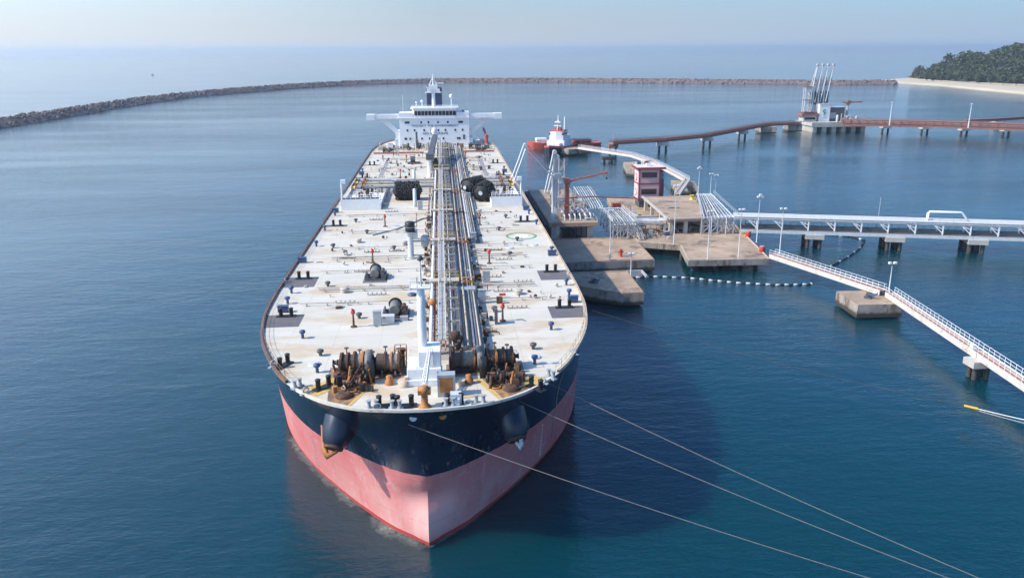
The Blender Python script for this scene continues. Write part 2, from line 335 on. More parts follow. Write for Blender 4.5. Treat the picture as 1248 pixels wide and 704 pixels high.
soil = M('undergrowth_soil', (.05, .055, .03), .95, .3, .05)
tag(grid_mesh('hill', soil, np.linspace(HX - 305, HX + 305, 62), np.linspace(HY - 350, HY + 350, 70), hill_z), 'low wooded headland behind the beach', None, kind='structure')

def leaf_mat(name, a, b_):
    m = M(name, a, .8, .3, .25, rust=.6, rustcol=b_, rscale=.12); return m
leafm = leaf_mat('hill_foliage', (.026, .042, .02), (.065, .08, .034))
trunkm = M('tree_bark', (.10, .08, .06), .9, .2, 1)
def crown(mb, c, rx, rz, n, r):
    """many leaf clumps spread through an uneven crown"""
    lobes = [(r.uniform(-.5, .5) * rx, r.uniform(-.5, .5) * rx, r.uniform(-.35, .45) * rz, r.uniform(.4, .65)) for _ in range(6)]
    for _ in range(n):
        lx, ly, lz, lr = r.choice(lobes)
        d = Vector((r.gauss(0, 1), r.gauss(0, 1), r.gauss(0, 1))).normalized() * r.uniform(.6, 1.05) * lr
        p = Vector((c[0] + lx + d.x * rx, c[1] + ly + d.y * rx, c[2] + lz + d.z * rz))
        s_ = r.uniform(.5, 1.25) * rx * .17
        u = Vector((r.gauss(0, 1), r.gauss(0, 1), r.gauss(0, .6))).normalized(); v = u.cross(Vector((r.gauss(0, 1), r.gauss(0, 1), r.gauss(0, 1)))).normalized()
        mb.add([p - u * s_ - v * s_ * .6, p + u * s_ - v * s_ * .8, p + u * s_ * .8 + v * s_, p - u * s_ * .7 + v * s_ * .7], [(0, 1, 2, 3)])
wood = MB(); r2 = random.Random(3); cnt = 0
while cnt < 950:
    x = r2.uniform(HX - 300, HX + 120); y = r2.uniform(HY - 345, HY + 240)
    u = ((x - HX) / HRX) ** 2 + ((y - HY) / HRY) ** 2
    if u > 1.04 or y > HY + 70 + max(0, 960 - x) * .9 or x > 780 + (y - 880) * .9: continue
    cnt += 1; h = r2.uniform(9, 17) * (1.35 if r2.random() < .10 else 1); crown(wood, (x, y, hill_z(x, y) + h * .55), h * .52, h * .62, 130, r2)
tag(wood.build('woods', leafm), 'dense dark green woods covering the headland', None, kind='stuff')
edge_tr = [(1129, 99, 9), (1137, 99.5, 10), (1147, 99.5, 12), (1158, 99, 15), (1168, 100, 17), (1180, 101, 14), (1192, 102, 16), (1207, 103, 14), (1222, 104, 16), (1238, 105, 15)]
tlab = ['first tree of the wood where the breakwater meets the beach', 'small bushy tree second from the tip of the wood', 'rounded tree third from the tip of the wood', 'taller tree at the first rise of the treeline above the beach', 'tallest spreading tree at the shoulder of the headland', 'dense tree on the beach edge below the shoulder of the headland', 'broad tree on the beach edge right of the shoulder', 'low dense tree at the back of the sand beach', 'large tree near the right end of the visible beach', 'rightmost tree standing at the back of the beach']
for (px, py, h), lb in zip(edge_tr, tlab):
    p = at(px, py, 2.2); t = empty('tree', (p[0], p[1], 1.6), 0, lb, 'tree', 'trees along the back of the beach')
    rr = random.Random(int(px)); mb = MB(); crown(mb, (0, 0, h * .62), h * .45, h * .45, 420, rr); mb.build('crown', leafm, t)
    MB().tube([(0, 0, 0), (.2, 0, h * .3), (.1, .2, h * .75)], [.4, .3, .08], 7).tube([(.15, 0, h * .3), (h * .2, .5, h * .6)], [.2, .05], 5).tube([(.15, 0, h * .35), (-h * .2, -.5, h * .65)], [.18, .05], 5).build('trunk', trunkm, t)

# breakwater: a rubble mound, one thing, its boulders uncountable
rockm = M('breakwater_rock', (.15, .11, .105), .9, .35, .25, rust=.3, rustcol=(.26, .21, .19), rscale=.2)
bpx = [(-130, 186), (-60, 171), (0, 157.5), (100, 140), (200, 123.5), (300, 112.5), (420, 104), (530, 100.5), (620, 100), (700, 100), (850, 101.5), (1000, 103), (1095, 103)]
bpts = []
ctl = [at(px, py, 0)[:2] for px, py in bpx]
for i in range(len(ctl) - 1):
    p0, p1, p2, p3 = ctl[max(0, i - 1)], ctl[i], ctl[i + 1], ctl[min(len(ctl) - 1, i + 2)]
    for k in range(14):
        t = k / 14; bpts.append(.5 * ((2 * p1) + (p2 - p0) * t + (2 * p0 - 5 * p1 + 4 * p2 - p3) * t * t + (3 * p1 - p0 - 3 * p2 + p3) * t ** 3))
bpts.append(ctl[-1]); bpts = np.array(bpts)
prof = [(0, -1.5), (0.5, .2), (8.5, 5.6), (13.5, 5.8), (24, -1.5)]
V = []; 
for i, p in enumerate(bpts):
    d = bpts[min(i + 1, len(bpts) - 1)] - bpts[max(0, i - 1)]; d /= np.linalg.norm(d); nrm = np.array([-d[1], d[0]])
    for o_, z in prof: V.append((*(p + nrm * o_), z + (rnd.uniform(-.4, .4) if z > 0 else 0)))
k = len(prof)
bw = MB().add(V, [(i * k + j, (i + 1) * k + j, (i + 1) * k + j + 1, i * k + j + 1) for i in range(len(bpts) - 1) for j in range(k - 1)]).build('breakwater', rockm)
tag(bw, 'long curved rubble breakwater of brown boulders enclosing the harbour', 'breakwater')
bl = MB()
def rock(mb, p, s, r):
    # low icosphere, randomly squashed
    g = (1 + 5 ** .5) / 2
    vs = [(-1, g, 0), (1, g, 0), (-1, -g, 0), (1, -g, 0), (0, -1, g), (0, 1, g), (0, -1, -g), (0, 1, -g), (g, 0, -1), (g, 0, 1), (-g, 0, -1), (-g, 0, 1)]
    fs = [(0, 11, 5), (0, 5, 1), (0, 1, 7), (0, 7, 10), (0, 10, 11), (1, 5, 9), (5, 11, 4), (11, 10, 2), (10, 7, 6), (7, 1, 8), (3, 9, 4), (3, 4, 2), (3, 2, 6), (3, 6, 8), (3, 8, 9), (4, 9, 5), (2, 4, 11), (6, 2, 10), (8, 6, 7), (9, 8, 1)]
    a = r.uniform(0, 6.28); ca, sa = math.cos(a), math.sin(a); sx, sy, sz = [s * .55 * r.uniform(.7, 1.3) for _ in range(3)]
    mb.add([(p[0] + (x * sx * r.uniform(.8, 1.2)) * ca - y * sy * sa, p[1] + x * sx * sa + y * sy * ca, p[2] + z * sz) for x, y, z in vs], fs)
for i in range(len(bpts) - 1):
    L_ = np.linalg.norm(bpts[i + 1] - bpts[i]); d = (bpts[i + 1] - bpts[i]) / max(L_, 1e-6); nrm = np.array([-d[1], d[0]])
    for _ in range(int(L_ * 1.1)):
        t = rnd.random(); u = rnd.random() ** .8 * 14; z = 5.8 * min(1, u / 8.5)
        rock(bl, (*(bpts[i] + d * L_ * t + nrm * u), z + .1), rnd.uniform(.7, 1.7), rnd)
ob = bl.build('boulders', rockm, bw); ob['kind'] = 'stuff'

# air
hz = MB().box(-32000, 32000, -9000, 42000, -2.5, 100).build('haze', bpy.data.materials.new('haze_air'))
tag(hz, 'pale sea haze', None, kind='stuff')
hm = hz.data.materials[0]; hm.use_nodes = True; hm.node_tree.nodes.clear()
pv = hm.node_tree.nodes.new('ShaderNodeVolumePrincipled'); pv.inputs['Color'].default_value = (.92, .955, .975, 1); pv.inputs['Density'].default_value = 1.05e-4; pv.inputs['Anisotropy'].default_value = .5
ho = hm.node_tree.nodes.new('ShaderNodeOutputMaterial'); hm.node_tree.links.new(pv.outputs[0], ho.inputs['Volume'])

# ------------------------------------------------------------------ the tanker
DK = 19.0
ship = empty('tanker_ship', (0, 0, 0), 0, 'huge oil tanker with white deck and black and pink red hull moored at the jetty', 'ship')
def pchip(x, y, xi):
    x = np.array(x, float); y = np.array(y, float); h = np.diff(x); d = np.diff(y) / h; m = np.zeros(len(x))
    for i in range(1, len(x) - 1):
        if d[i - 1] * d[i] > 0:
            w1, w2 = 2 * h[i] + h[i - 1], h[i] + 2 * h[i - 1]; m[i] = (w1 + w2) / (w1 / d[i - 1] + w2 / d[i])
    m[0] = d[0]; m[-1] = d[-1]
    j = np.clip(np.searchsorted(x, xi) - 1, 0, len(h) - 1); t = (xi - x[j]) / h[j]
    return (2 * t**3 - 3 * t**2 + 1) * y[j] + (t**3 - 2 * t**2 + t) * h[j] * m[j] + (-2 * t**3 + 3 * t**2) * y[j + 1] + (t**3 - t**2) * h[j] * m[j + 1]
TD = ([0, 2, 4.4, 6.6, 9.3, 11, 14, 17.4, 19.8, 22.2, 23.3, 24, 24.3], [-.1, 0, .3, .75, 2.0, 3.1, 6.1, 11.3, 17, 24.5, 30.5, 37, 46])
T9 = ([0, 2.4, 5.2, 8.9, 12.8, 15.9, 19.2, 22.0, 23.5, 24, 24.3], [3.6, 4.6, 6.6, 10.0, 14.0, 18.2, 24.3, 31.5, 38, 43, 50])
T0 = ([0, 3.7, 7.6, 12.1, 16.9, 21.4, 23.4, 24, 24.3], [3.9, 6.4, 10.9, 17, 24.5, 34.2, 41, 45, 52])
HX_ = 24.3 * np.sin(np.linspace(0, math.pi / 2, 40)) ** 1.0
def hull_y(xs, z):
    xs = np.abs(np.asarray(xs, float)); yd, y9, y0 = pchip(*TD, xs), pchip(*T9, xs), pchip(*T0, xs)
    if z >= 9: t = (z - 9) / 10; g = .45 * t + .55 * t ** 2.2; return y9 + (yd - y9) * g
    t = min(1, (9 - z) / 9); y = y9 + (y0 - y9) * t
    # slight hollow above the bulb, and the rounded bulb itself
    y = y + 1.1 * np.exp(-((z - 5.6) / 1.7) ** 2) * np.exp(-(xs / 3.2) ** 2) - 1.0 * np.exp(-((z - 1.2) / 1.9) ** 2) * np.exp(-(xs / 1.7) ** 2)
    return y
zl = [-2.5, -1, 0, 1, 2, 3, 4, 4.7, 5.4, 6.1, 7, 8, 9, 10, 11, 12, 13, 14, 15, 16, 17, 18, 18.6, 19]
aft = [(24.3, 60), (24.3, 120), (24.3, 180), (24.3, 232), (23.4, 246), (21.5, 258), (18.5, 268), (16, 273), (0, 274)]
def outline(z, stern=True):
    ys = hull_y(HX_, z); P = [(-x, y) for x, y in zip(HX_[::-1], ys[::-1])] + list(zip(HX_, ys))   # port shoulder - stem - starboard shoulder
    if stern:
        k = .75 + .25 * min(1, max(0, z) / 19)
        a = [(x * (1 if y < 235 else k), y) for x, y in aft[:-1]]
        P = [(-x, y) for x, y in a[::-1]] + P + a
    return P
rows = [outline(z) for z in zl]; m_ = len(rows[0]); mb = MB()
V = [(x, y, z) for r_, z in zip(rows, zl) for x, y in r_]
ST = m_ // 2                                   # the stem column is doubled: creased low down, smooth in the flare
ix = lambda j, i: j * m_ + (ST - 1 if i == ST and zl[j] > 6.5 else i)
mb.add(V, [(ix(j, i), ix(j, i + 1), ix(j + 1, i + 1), ix(j + 1, i)) for j in range(len(zl) - 1) for i in range(m_ - 1) if i != ST - 1] + [(j * m_ + m_ - 1, j * m_, (j + 1) * m_, (j + 1) * m_ + m_ - 1) for j in range(len(zl) - 1)], True)
mb.build('hull', hullm, ship)
deck_o = outline(19); hlf = len(deck_o) // 2
# deck sheet: strips between the two edges
mb = MB(); L_ = deck_o[:hlf][::-1]; R_ = deck_o[hlf:]
V = [(x, y, DK - .02) for x, y in L_] + [(x, y, DK - .02) for x, y in R_]; q = len(L_)
mb.add(V, [(i, q + i, q + i + 1, i + 1) for i in range(min(q, len(R_)) - 1)]); mb.build('main_deck', deckm, ship)
# gunwale bar round the edge: white at the bow, rust brown to port, buff to starboard
creamedge = M('cream_gunwale_paint', (.62, .57, .48), .6, .15, .6, rust=.15, rustcol=(.4, .25, .15))
buff = M('buff_rail_paint', (.52, .42, .32), .7, .25, .6, rust=.25, rustcol=(.3, .17, .1))
brown = M('rust_brown_rail', (.15, .10, .085), .8, .4, .6, rust=.35, rustcol=(.25, .11, .06))
def edge_strip(name, pts, mat, z0, z1, wd):
    mb = MB(); V = []
    for i, (x, y) in enumerate(pts):
        a, b_ = pts[max(0, i - 1)], pts[min(len(pts) - 1, i + 1)]; d = Vector((b_[0] - a[0], b_[1] - a[1])).normalized(); nx, ny = -d.y, d.x
        V += [(x - nx * .03, y - ny * .03, z0), (x - nx * .03, y - ny * .03, z1), (x + nx * wd, y + ny * wd, z1), (x + nx * wd, y + ny * wd, z0)]
    mb.add(V, [(4 * i + j, 4 * i + 4 + j, 4 * i + 4 + (j + 1) % 4, 4 * i + (j + 1) % 4) for i in range(len(pts) - 1) for j in range(4)])
    return mb.build(name, mat, ship)
bowpts = [p for p in deck_o if p[1] < 8.2]
portp = [p for p in deck_o if p[0] < 0 and p[1] >= 8.0]; starp = [p for p in deck_o if p[0] > 0 and p[1] >= 8.0 and p[1] < 273]
def dense(P):
    o = []
    for a, b_ in zip(P[:-1], P[1:]):
        k = max(1, int(math.hypot(b_[0] - a[0], b_[1] - a[1]) / 4)); o += [(a[0] + (b_[0] - a[0]) * t / k, a[1] + (b_[1] - a[1]) * t / k) for t in range(k)]
    return o + [P[-1]]
edge_strip('gunwale', bowpts, creamedge, 18.88, 19.2, .22)
edge_strip('gunwale', portp, brown, 18.9, 19.32, .28); edge_strip('gunwale', starp, buff, 18.9, 19.32, .28)
def guard_rail(P, mat):
    mb = MB(); P = dense(P); ins = []
    for i, (x, y) in enumerate(P):
        a, b_ = P[max(0, i - 1)], P[min(len(P) - 1, i + 1)]; d = Vector((b_[0] - a[0], b_[1] - a[1])).normalized(); ins.append((x - d.y * .45, y + d.x * .45))
    s_ = [0]
    for a, b_ in zip(ins[:-1], ins[1:]): s_.append(s_[-1] + math.hypot(b_[0] - a[0], b_[1] - a[1]))
    for h in (19.6, 20.1): mb.tube([(x, y, h) for x, y in ins], .03, 4)
    for d in np.arange(0, s_[-1], 1.8):
        x, y = np.interp(d, s_, [p[0] for p in ins]), np.interp(d, s_, [p[1] for p in ins]); mb.cyl((x, y, DK), (x, y, 20.12), .035, 4)
    mb.build('guard_rail', mat, ship)
guard_rail([p for p in portp if p[1] < 270], brown); guard_rail([p for p in starp if p[1] < 270], buff)

def poly_sheet(name, poly, mat, dz=.006):
    return MB().add([(x, y, DK + dz) for x, y in poly], [tuple(range(len(poly)))]).build(name, mat, ship)
for s in (-1, 1):
    pl = [(s * 18.0, 34.6), (s * 23.75, 34.6), (s * 22.9, 29.2), (s * 18.0, 29.2)]
    poly_sheet('bollard_pad', pl if s < 0 else pl[::-1], pad)
    pl = [(s * 18.8, 55), (s * 24.1, 55), (s * 24.1, 49), (s * 18.8, 49)]; poly_sheet('bollard_pad', pl if s < 0 else pl[::-1], pad)
    for y in (96.6, 166, 193.5):
        pl = [(s * 18.6, y + .9), (s * 23.9, y + .9), (s * 23.9, y - .9), (s * 18.6, y - .9)]; poly_sheet('bollard_pad', pl if s < 0 else pl[::-1], pad)

# double bollards
bol = MB().box(-1.35, 1.35, -.5, .5, 0, .12).build('bollard', black, ship, (0, 0, DK + .01))
for sx in (-.75, .75): MB().lathe([(.28, .12), (.28, 1.1), (.33, 1.13), (.33, 1.25), (.28, 1.3)], 14, (sx, 0, 0)).build('post', black, bol)
bspots = [(s * x, y, 0) for s in (-1, 1) for x, y in ((20.5, 33.9), (21.2, 54), (20.8, 96.7), (20.8, 166), (20.8, 193.5))] + [(-11.5, 7.3, .8), (12.8, 4.7, -.9), (-4.0, 1.6, .1), (-2.0, 1.35, .05), (-17.3, 14.6, 1.1), (3.4, 1.3, 0)]
for i, (x, y, a) in enumerate(bspots):
    if i == 0: bol.location = (x, y, DK + .01); bol.rotation_euler = (0, 0, a)
    else: dup(bol, (x, y, DK + .01), a)

# mushroom ventilators
ven = MB().lathe([(.2, 0), (.2, .6), (.24, .66), (.40, .78), (.43, .95), (.36, 1.12), (.15, 1.18)], 14).build('ventilator', blue, ship, (0, 0, DK))
vs = [(-16.6, 24.3), (17.2, 24.3), (-12.9, 12), (13.5, 12.1), (-21.4, 40.1), (22.1, 39.6), (-21.8, 45.7), (22.6, 45.7), (-22.5, 77.6), (23.2, 68), (23.2, 93.2), (-22.8, 92), (-22.6, 178), (22.6, 178), (22.8, 105), (-22.6, 108)]
for i, (x, y) in enumerate(vs):
    if i == 0: ven.location = (x, y, DK)
    else: dup(ven, (x, y, DK))
sv = MB().lathe([(.22, 0), (.22, .4), (.42, .45), (.45, .75), (.3, .85)], 12).build('tank_vent', darkgrey, ship)
for i, (x, y) in enumerate([(-13.3, 17.6), (13.9, 17.2), (-9.8, 32), (9.9, 33), (-16.5, 49), (15, 66), (-16, 70), (17.5, 78), (-19, 76), (-13.5, 88), (14.5, 88), (-17, 100), (17, 101), (-7, 73), (-14, 150), (14, 152), (-10, 160), (11, 170), (-12, 190), (13, 185), (-16, 205), (9, 199)]):
    if i == 0: sv.location = (x, y, DK)
    else: dup(sv, (x, y, DK))
deckpipe = M('deck_pipe_paint', (.46, .42, .37), .6, .15, .4, rust=.35, rustcol=(.32, .2, .12), rscale=.3)
# round flush hatches beside the vents
hb = MB().lathe([(.75, 0), (.75, .1), (.6, .14)], 18).build('flush_hatch', palegrey, ship)
for i, (x, y) in enumerate([(-13.6, 14.6), (13.8, 14.3), (15.5, 72), (20.5, 74)]):
    if i == 0: hb.location = (x, y, DK)
    else: dup(hb, (x, y, DK))
# blue deck lockers
lk = MB().box(-.75, .75, -.4, .4, .15, .95).box(-.8, .8, -.45, .45, .95, 1.03).build('deck_locker', blue, ship)
for sx in (-.6, .6): MB().box(sx - .08, sx + .08, -.35, .35, 0, .15).build('foot', black, lk)
for i, (x, y) in enumerate([(-21.3, 36), (22.2, 36.4), (-23.2, 65), (22.9, 65.4), (-23, 112), (22.7, 110), (-22.3, 172), (22.3, 172)]):
    if i == 0: lk.location = (x, y, DK)
    else: dup(lk, (x, y, DK))
# red fire monitors on posts
hy = MB().lathe([(.5, 0), (.42, .12), (.16, .2), (.12, 1.9)], 10).build('fire_monitor', rusty, ship)
MB().lathe([(.26, 1.9), (.32, 2.15), (.26, 2.5), (.1, 2.6)], 10).tube([(0, 0, 2.35), (.0, -.4, 2.7), (0, -.95, 2.95)], [.14, .12, .09], 8).build('nozzle', redp, hy)
for i, (x, y) in enumerate([(-10.2, 28.3), (10.8, 28.7), (-10.3, 63.4), (10.8, 60.8), (-10.1, 94.7), (10.7, 94.1), (-10, 165), (-9.5, 199), (11, 205)]):
    if i == 0: hy.location = (x, y, DK)
    else: dup(hy, (x, y, DK))
# grey valve cabinets and low pedestals beside the pipes
cb = MB().box(-.55, .55, -.35, .35, 0, 2.1).box(-.6, .6, -.4, .4, 2.1, 2.16).build('valve_cabinet', grey, ship)
for i, (x, y) in enumerate([(8.3, 37.5), (8.6, 77), (-2.8, 113), (9.2, 123), (-3.2, 82), (-6.9, 28.6), (9.9, 148)]):
    if i == 0: cb.location = (x, y, DK)
    else: dup(cb, (x, y, DK))

ropepale = M('soiled_drum_rope', (.27, .24, .20), .9, .35, 4, bump=.4)
gearm = M('weathered_gear_case', (.17, .165, .155), .6, .3, 1, rust=.3, rustcol=(.16, .08, .04))
# deck winches on dark pads
def winch(x, y, rz, axle, discs, stands, name='mooring_winch', base=darkgrey, zb=1.15, motor=None, k_=1.0):
    """discs: (offset, half width, radius, kind); the axle runs along local X"""
    t = MB(); zb *= k_; discs = [(a, b_, c * k_, d) for a, b_, c, d in discs]
    L0, L1 = axle
    t.box(L0, L1, -1.15, -.8, 0, .22).box(L0, L1, .8, 1.15, 0, .22)
    for sx in stands:
        t.add([(sx - .12, -1.1, .2), (sx - .12, 1.1, .2), (sx - .12, .25, zb + .35), (sx - .12, -.25, zb + .35), (sx + .12, -1.1, .2), (sx + .12, 1.1, .2), (sx + .12, .25, zb + .35), (sx + .12, -.25, zb + .35)],
              [(3, 2, 1, 0), (4, 5, 6, 7), (0, 1, 5, 4), (1, 2, 6, 5), (2, 3, 7, 6), (3, 0, 4, 7)])
    t.cyl((L0, 0, zb), (L1, 0, zb), .16, 10)
    o = t.build(name, base, ship, (x, y, DK)); o.rotation_euler = (0, 0, rz)
    for off, hw, r_, kind in discs:
        mat = {'flange': rusty, 'rope': ropepale, 'dark': ropedark, 'gear': gearm, 'black': black, 'orange': orange}[kind]
        nm = {'flange': 'drum_flange', 'rope': 'rope_drum', 'dark': 'rope_drum', 'gear': 'gear_case', 'black': 'warping_head', 'orange': 'brake_band'}[kind]
        if kind == 'gear': MB().lathe([(r_ * .8, -hw), (r_, -hw * .8), (r_, hw * .8), (r_ * .8, hw)], 18, (off, 0, zb + .1), 'x').box(off - hw, off + hw, -r_ * .5, r_ * .5, .1, zb).build(nm, mat, o)
        elif kind == 'black': MB().lathe([(r_, -hw), (r_ * .65, -hw * .4), (r_ * .65, hw * .4), (r_, hw)], 14, (off, 0, zb), 'x').build(nm, mat, o)
        elif kind in ('rope', 'dark'):
            pr_ = []
            for i in range(9):
                h = -hw + 2 * hw * i / 8; pr_.append((r_ * (.94 if i % 2 else 1), h))
            MB().lathe(pr_, 20, (off, 0, zb), 'x').build(nm, mat, o)
        else: MB().lathe([(r_, -hw), (r_, hw)], 22, (off, 0, zb), 'x', False).build(nm, mat, o)
    if motor: MB().box(motor[0] - .5, motor[0] + .5, .5, 1.7, .3, 1.2).cyl((motor[0], 1.1, .75), (motor[0] + .9, 1.1, .75), .38, 12).build('motor', grey, o)
    return o
for (x, y) in ((-9.0, 53.6), (-4.6, 33.4)):
    poly_sheet('winch_pad', [(x - 2, y - 3.2), (x + 2, y - 3.2), (x + 2, y + 2.6), (x - 2, y + 2.6)], pad)
    dw = MB().box(-1.7, 1.7, -2.0, -1.7, 0, .25).box(-1.7, 1.7, 1.4, 1.7, 0, .25).box(-1.75, -1.5, -1.8, 1.5, .25, .8).box(1.5, 1.75, -1.8, 1.5, .25, .8).build('deck_winch', darkgrey, ship, (x, y, DK))
    MB().lathe([(.7, -1.4), (.8, -1.35), (.8, 1.35), (.7, 1.4)], 20, (-.1, 0, 1.0), 'y').build('drum_cover', gearm, dw)
    MB().lathe([(1.0, 1.4), (1.0, 1.62)], 22, (-.1, 0, 1.05), 'y', False).build('drum_flange', black, dw)
    MB().box(.95, 1.5, -1.6, .9, .25, 1.0).cyl((1.2, -1.2, 1.2), (1.2, .6, 1.2), .35, 12).build('motor', rusty if y < 40 else darkgrey, dw)
MB().box(-6.5, -4.6, 29.4, 30.6, DK, DK + 1.0).build('equipment_box', palegrey, ship); MB().box(-3.8, -2.7, 30.1, 30.9, DK, DK + .6).build('equipment_box', grey, ship)

# windlass and mooring winches on the forecastle
for pl in ([(-10.6, 3.6), (-8.2, 2.2), (-5.6, 8.0), (-6.0, 9.6), (-11.2, 9.8)], [(6.8, 8.0), (8.8, 2.3), (11.6, 4.4), (13.2, 6.2), (11.8, 9.8), (7.2, 9.6)]): poly_sheet('rusty_deck_patch', pl, M('rust_covered_deck', (.20, .12, .075), .9, .4, .5, rust=.5, rustcol=(.42, .22, .08), rscale=.5))
for pl in ([(-14.2, 6.9), (-12.0, 4.9), (-9.0, 8.4), (-10.6, 10.2)], [(10.8, 5.2), (12.6, 5.0), (14.4, 7.2), (12.6, 9.0)]): poly_sheet('ochre_deck_patch', pl, yellow, .010)
for pl in ([(5.9, 8.1), (6.6, 8.2), (8.9, 1.9), (8.5, 1.7)], [(3.2, 2.6), (7.2, 3.3), (7.0, 3.7), (3.2, 3.0)], [(-5.6, 8.6), (-5.9, 8.0), (-8.4, 1.9), (-8.0, 1.7)]): poly_sheet('ochre_coaming', pl, yellow, .012)
poly_sheet('winch_pad', [(-11.5, 9.6), (-2.1, 9.0), (-2.1, 13.0), (-11.5, 13.4)], M('winch_bed_deck', (.21, .18, .155), .9, .3, .4, rust=.4, rustcol=(.30, .17, .09)), .004)
poly_sheet('winch_pad', [(2.6, 9.0), (12, 9.6), (12, 13.4), (2.6, 13.0)], M('winch_bed_starboard', (.22, .19, .165), .9, .3, .4, rust=.4, rustcol=(.30, .17, .09)), .004)
winch(-6.7, 11.2, -.06, (-4.0, 4.0), [(-3.9, .28, .5, 'black'), (-3.1, .13, 1.55, 'flange'), (-2.75, .28, 1.25, 'dark'), (-2.35, .12, 1.55, 'flange'), (-1.95, .3, 1.25, 'dark'), (-1.55, .12, 1.7, 'flange'), (-1.05, .35, 1.3, 'rope'), (-.55, .14, 1.7, 'orange'), (.15, .42, 1.8, 'gear'), (.85, .2, 1.2, 'black'), (1.5, .4, 1.35, 'dark'), (2.1, .12, 1.6, 'flange'), (2.45, .26, 1.2, 'rope'), (2.85, .1, 1.55, 'orange'), (3.25, .28, 1.25, 'rope'), (3.7, .12, 1.55, 'flange')], (-3.4, -.75, .75, 3.95), 'windlass', rusty, 1.75, (1.2, 0), .8)
winch(7.0, 11.2, .06, (-4.0, 4.2), [(-3.7, .1, 1.6, 'flange'), (-3.2, .5, 1.35, 'dark'), (-2.55, .1, 1.6, 'flange'), (-2.1, .36, 1.25, 'rope'), (-1.5, .3, 1.3, 'rope'), (-1.05, .1, 1.6, 'orange'), (-.3, .45, 1.85, 'gear'), (.55, .14, 1.55, 'flange'), (1.1, .35, 1.3, 'dark'), (1.6, .12, 1.7, 'orange'), (2.1, .3, 1.3, 'dark'), (2.6, .12, 1.55, 'flange'), (3.1, .3, 1.2, 'dark'), (3.6, .12, 1.6, 'flange'), (4.15, .3, .5, 'black')], (-3.9, -.75, .25, 3.9), 'windlass', rusty, 1.75, (1.2, 0), .8)
def chain(pts, r_=.16):
    mb = MB(); P = [Vector(p) for p in pts]; s_ = 0
    for a, b_ in zip(P[:-1], P[1:]):
        n = max(1, int((b_ - a).length / .42))
        for i in range(n):
            p = a.lerp(b_, (i + .5) / n); d = (b_ - a).normalized() * .3; o = Vector((0, 0, .16)) if i % 2 else Vector((d.y, -d.x, 0)).normalized() * .16
            mb.tube([p - d + o, p + d + o, p + d - o, p - d - o, p - d + o], .075, 5)
    return mb
rg = random.Random(11)
for s, x0, x1 in ((-1, -10.4, -5.9), (1, 6.9, 11.9)):
    for nm, mt, cnt in (('brake_gear', rusty, 13), ('brake_gear', black, 9), ('brake_gear', orange, 4)):
        g = MB()
        for _ in range(cnt):
            x, y = rg.uniform(x0, x1), rg.uniform(5.6 if s < 0 else 5.0, 9.9); h = rg.uniform(.3, 1.7); a = rg.uniform(0, 3.1)
            k = rg.random()
            if k < .35: g.box(x - rg.uniform(.1, .4), x + rg.uniform(.1, .4), y - .3, y + .3, DK, DK + h, a)
            elif k < .7: g.cyl((x, y, DK), (x + rg.uniform(-.5, .5), y + rg.uniform(-.5, .5), DK + h * 1.2), rg.uniform(.08, .2), 7)
            else: g.lathe([(.35, -.2), (.5, -.1), (.5, .1), (.35, .2)], 12, (x, y, DK + .3 + h * .5), rg.choice('xy'))
        g.build(nm, mt, ship)['kind'] = 'stuff'
    cb_ = MB()
    for k in range(5): x = (-9.6 if s < 0 else 3.6) + k * 1.55; cb_.beam((x, 9.4, DK + .2), (x + .3 * s, 12.6, DK + 1.2), .18, .5); cb_.cyl((x + .3, 12.4, DK), (x + .3, 12.4, DK + 2.9 - .3 * (k % 3)), .07, 6).lathe([(.28, 2.8 - .3 * (k % 3)), (.28, 2.88 - .3 * (k % 3))], 10, (x + .3, 12.4, DK))
    cb_.build('brake_stand', darkgrey if s < 0 else rusty, ship)
for s, P in ((-1, [(-7.2, 9.6, 20.9), (-8.0, 7.3, 20.0), (-8.9, 4.6, 19.3)]), (1, [(7.9, 9.6, 20.9), (8.9, 7.3, 20.0), (9.9, 4.8, 19.3)])):
    chain(P).build('anchor_chain', rusty, ship)
    x, y, z = P[1]
    st = MB().box(x - .7, x + .7, y - .9, y + .9, DK, DK + .35).box(x - .75, x - .5, y - .8, y + .8, DK + .35, DK + 1.0).box(x + .5, x + .75, y - .8, y + .8, DK + .35, DK + 1.0).build('chain_stopper', orange if s < 0 else rusty, ship)
    MB().lathe([(.85, -.4), (1.15, -.3), (.8, 0), (1.15, .3), (.85, .4)], 18, (P[0][0] + (1.0 if s < 0 else -.9), 8.6, DK + 1.5), 'x').box(P[0][0] + .55 if s < 0 else P[0][0] - 1.35, P[0][0] + 1.45 if s < 0 else P[0][0] - .45, 8.2, 9.0, DK, DK + .9).build('chain_wheel', black, ship)
    hp = P[2]; MB().lathe([(.95, 0), (1.0, .25), (.6, .55), (.45, .5)], 16, (hp[0], hp[1], DK)).build('hawse_pipe_cover', rusty, ship)
    for k in range(5):
        a = rnd.uniform(0, 6); xx, yy = hp[0] + rnd.uniform(-1.6, 1.2) * 1, hp[1] + rnd.uniform(-.3, 2.6)
        MB().tube([(xx + .5 * math.cos(t), yy + .38 * math.sin(t), DK + .12 + .06 * k % 2) for t in np.linspace(0, 6.28, 12)], .1, 6).build('rope_coil', rope if k % 2 else orange, ship)
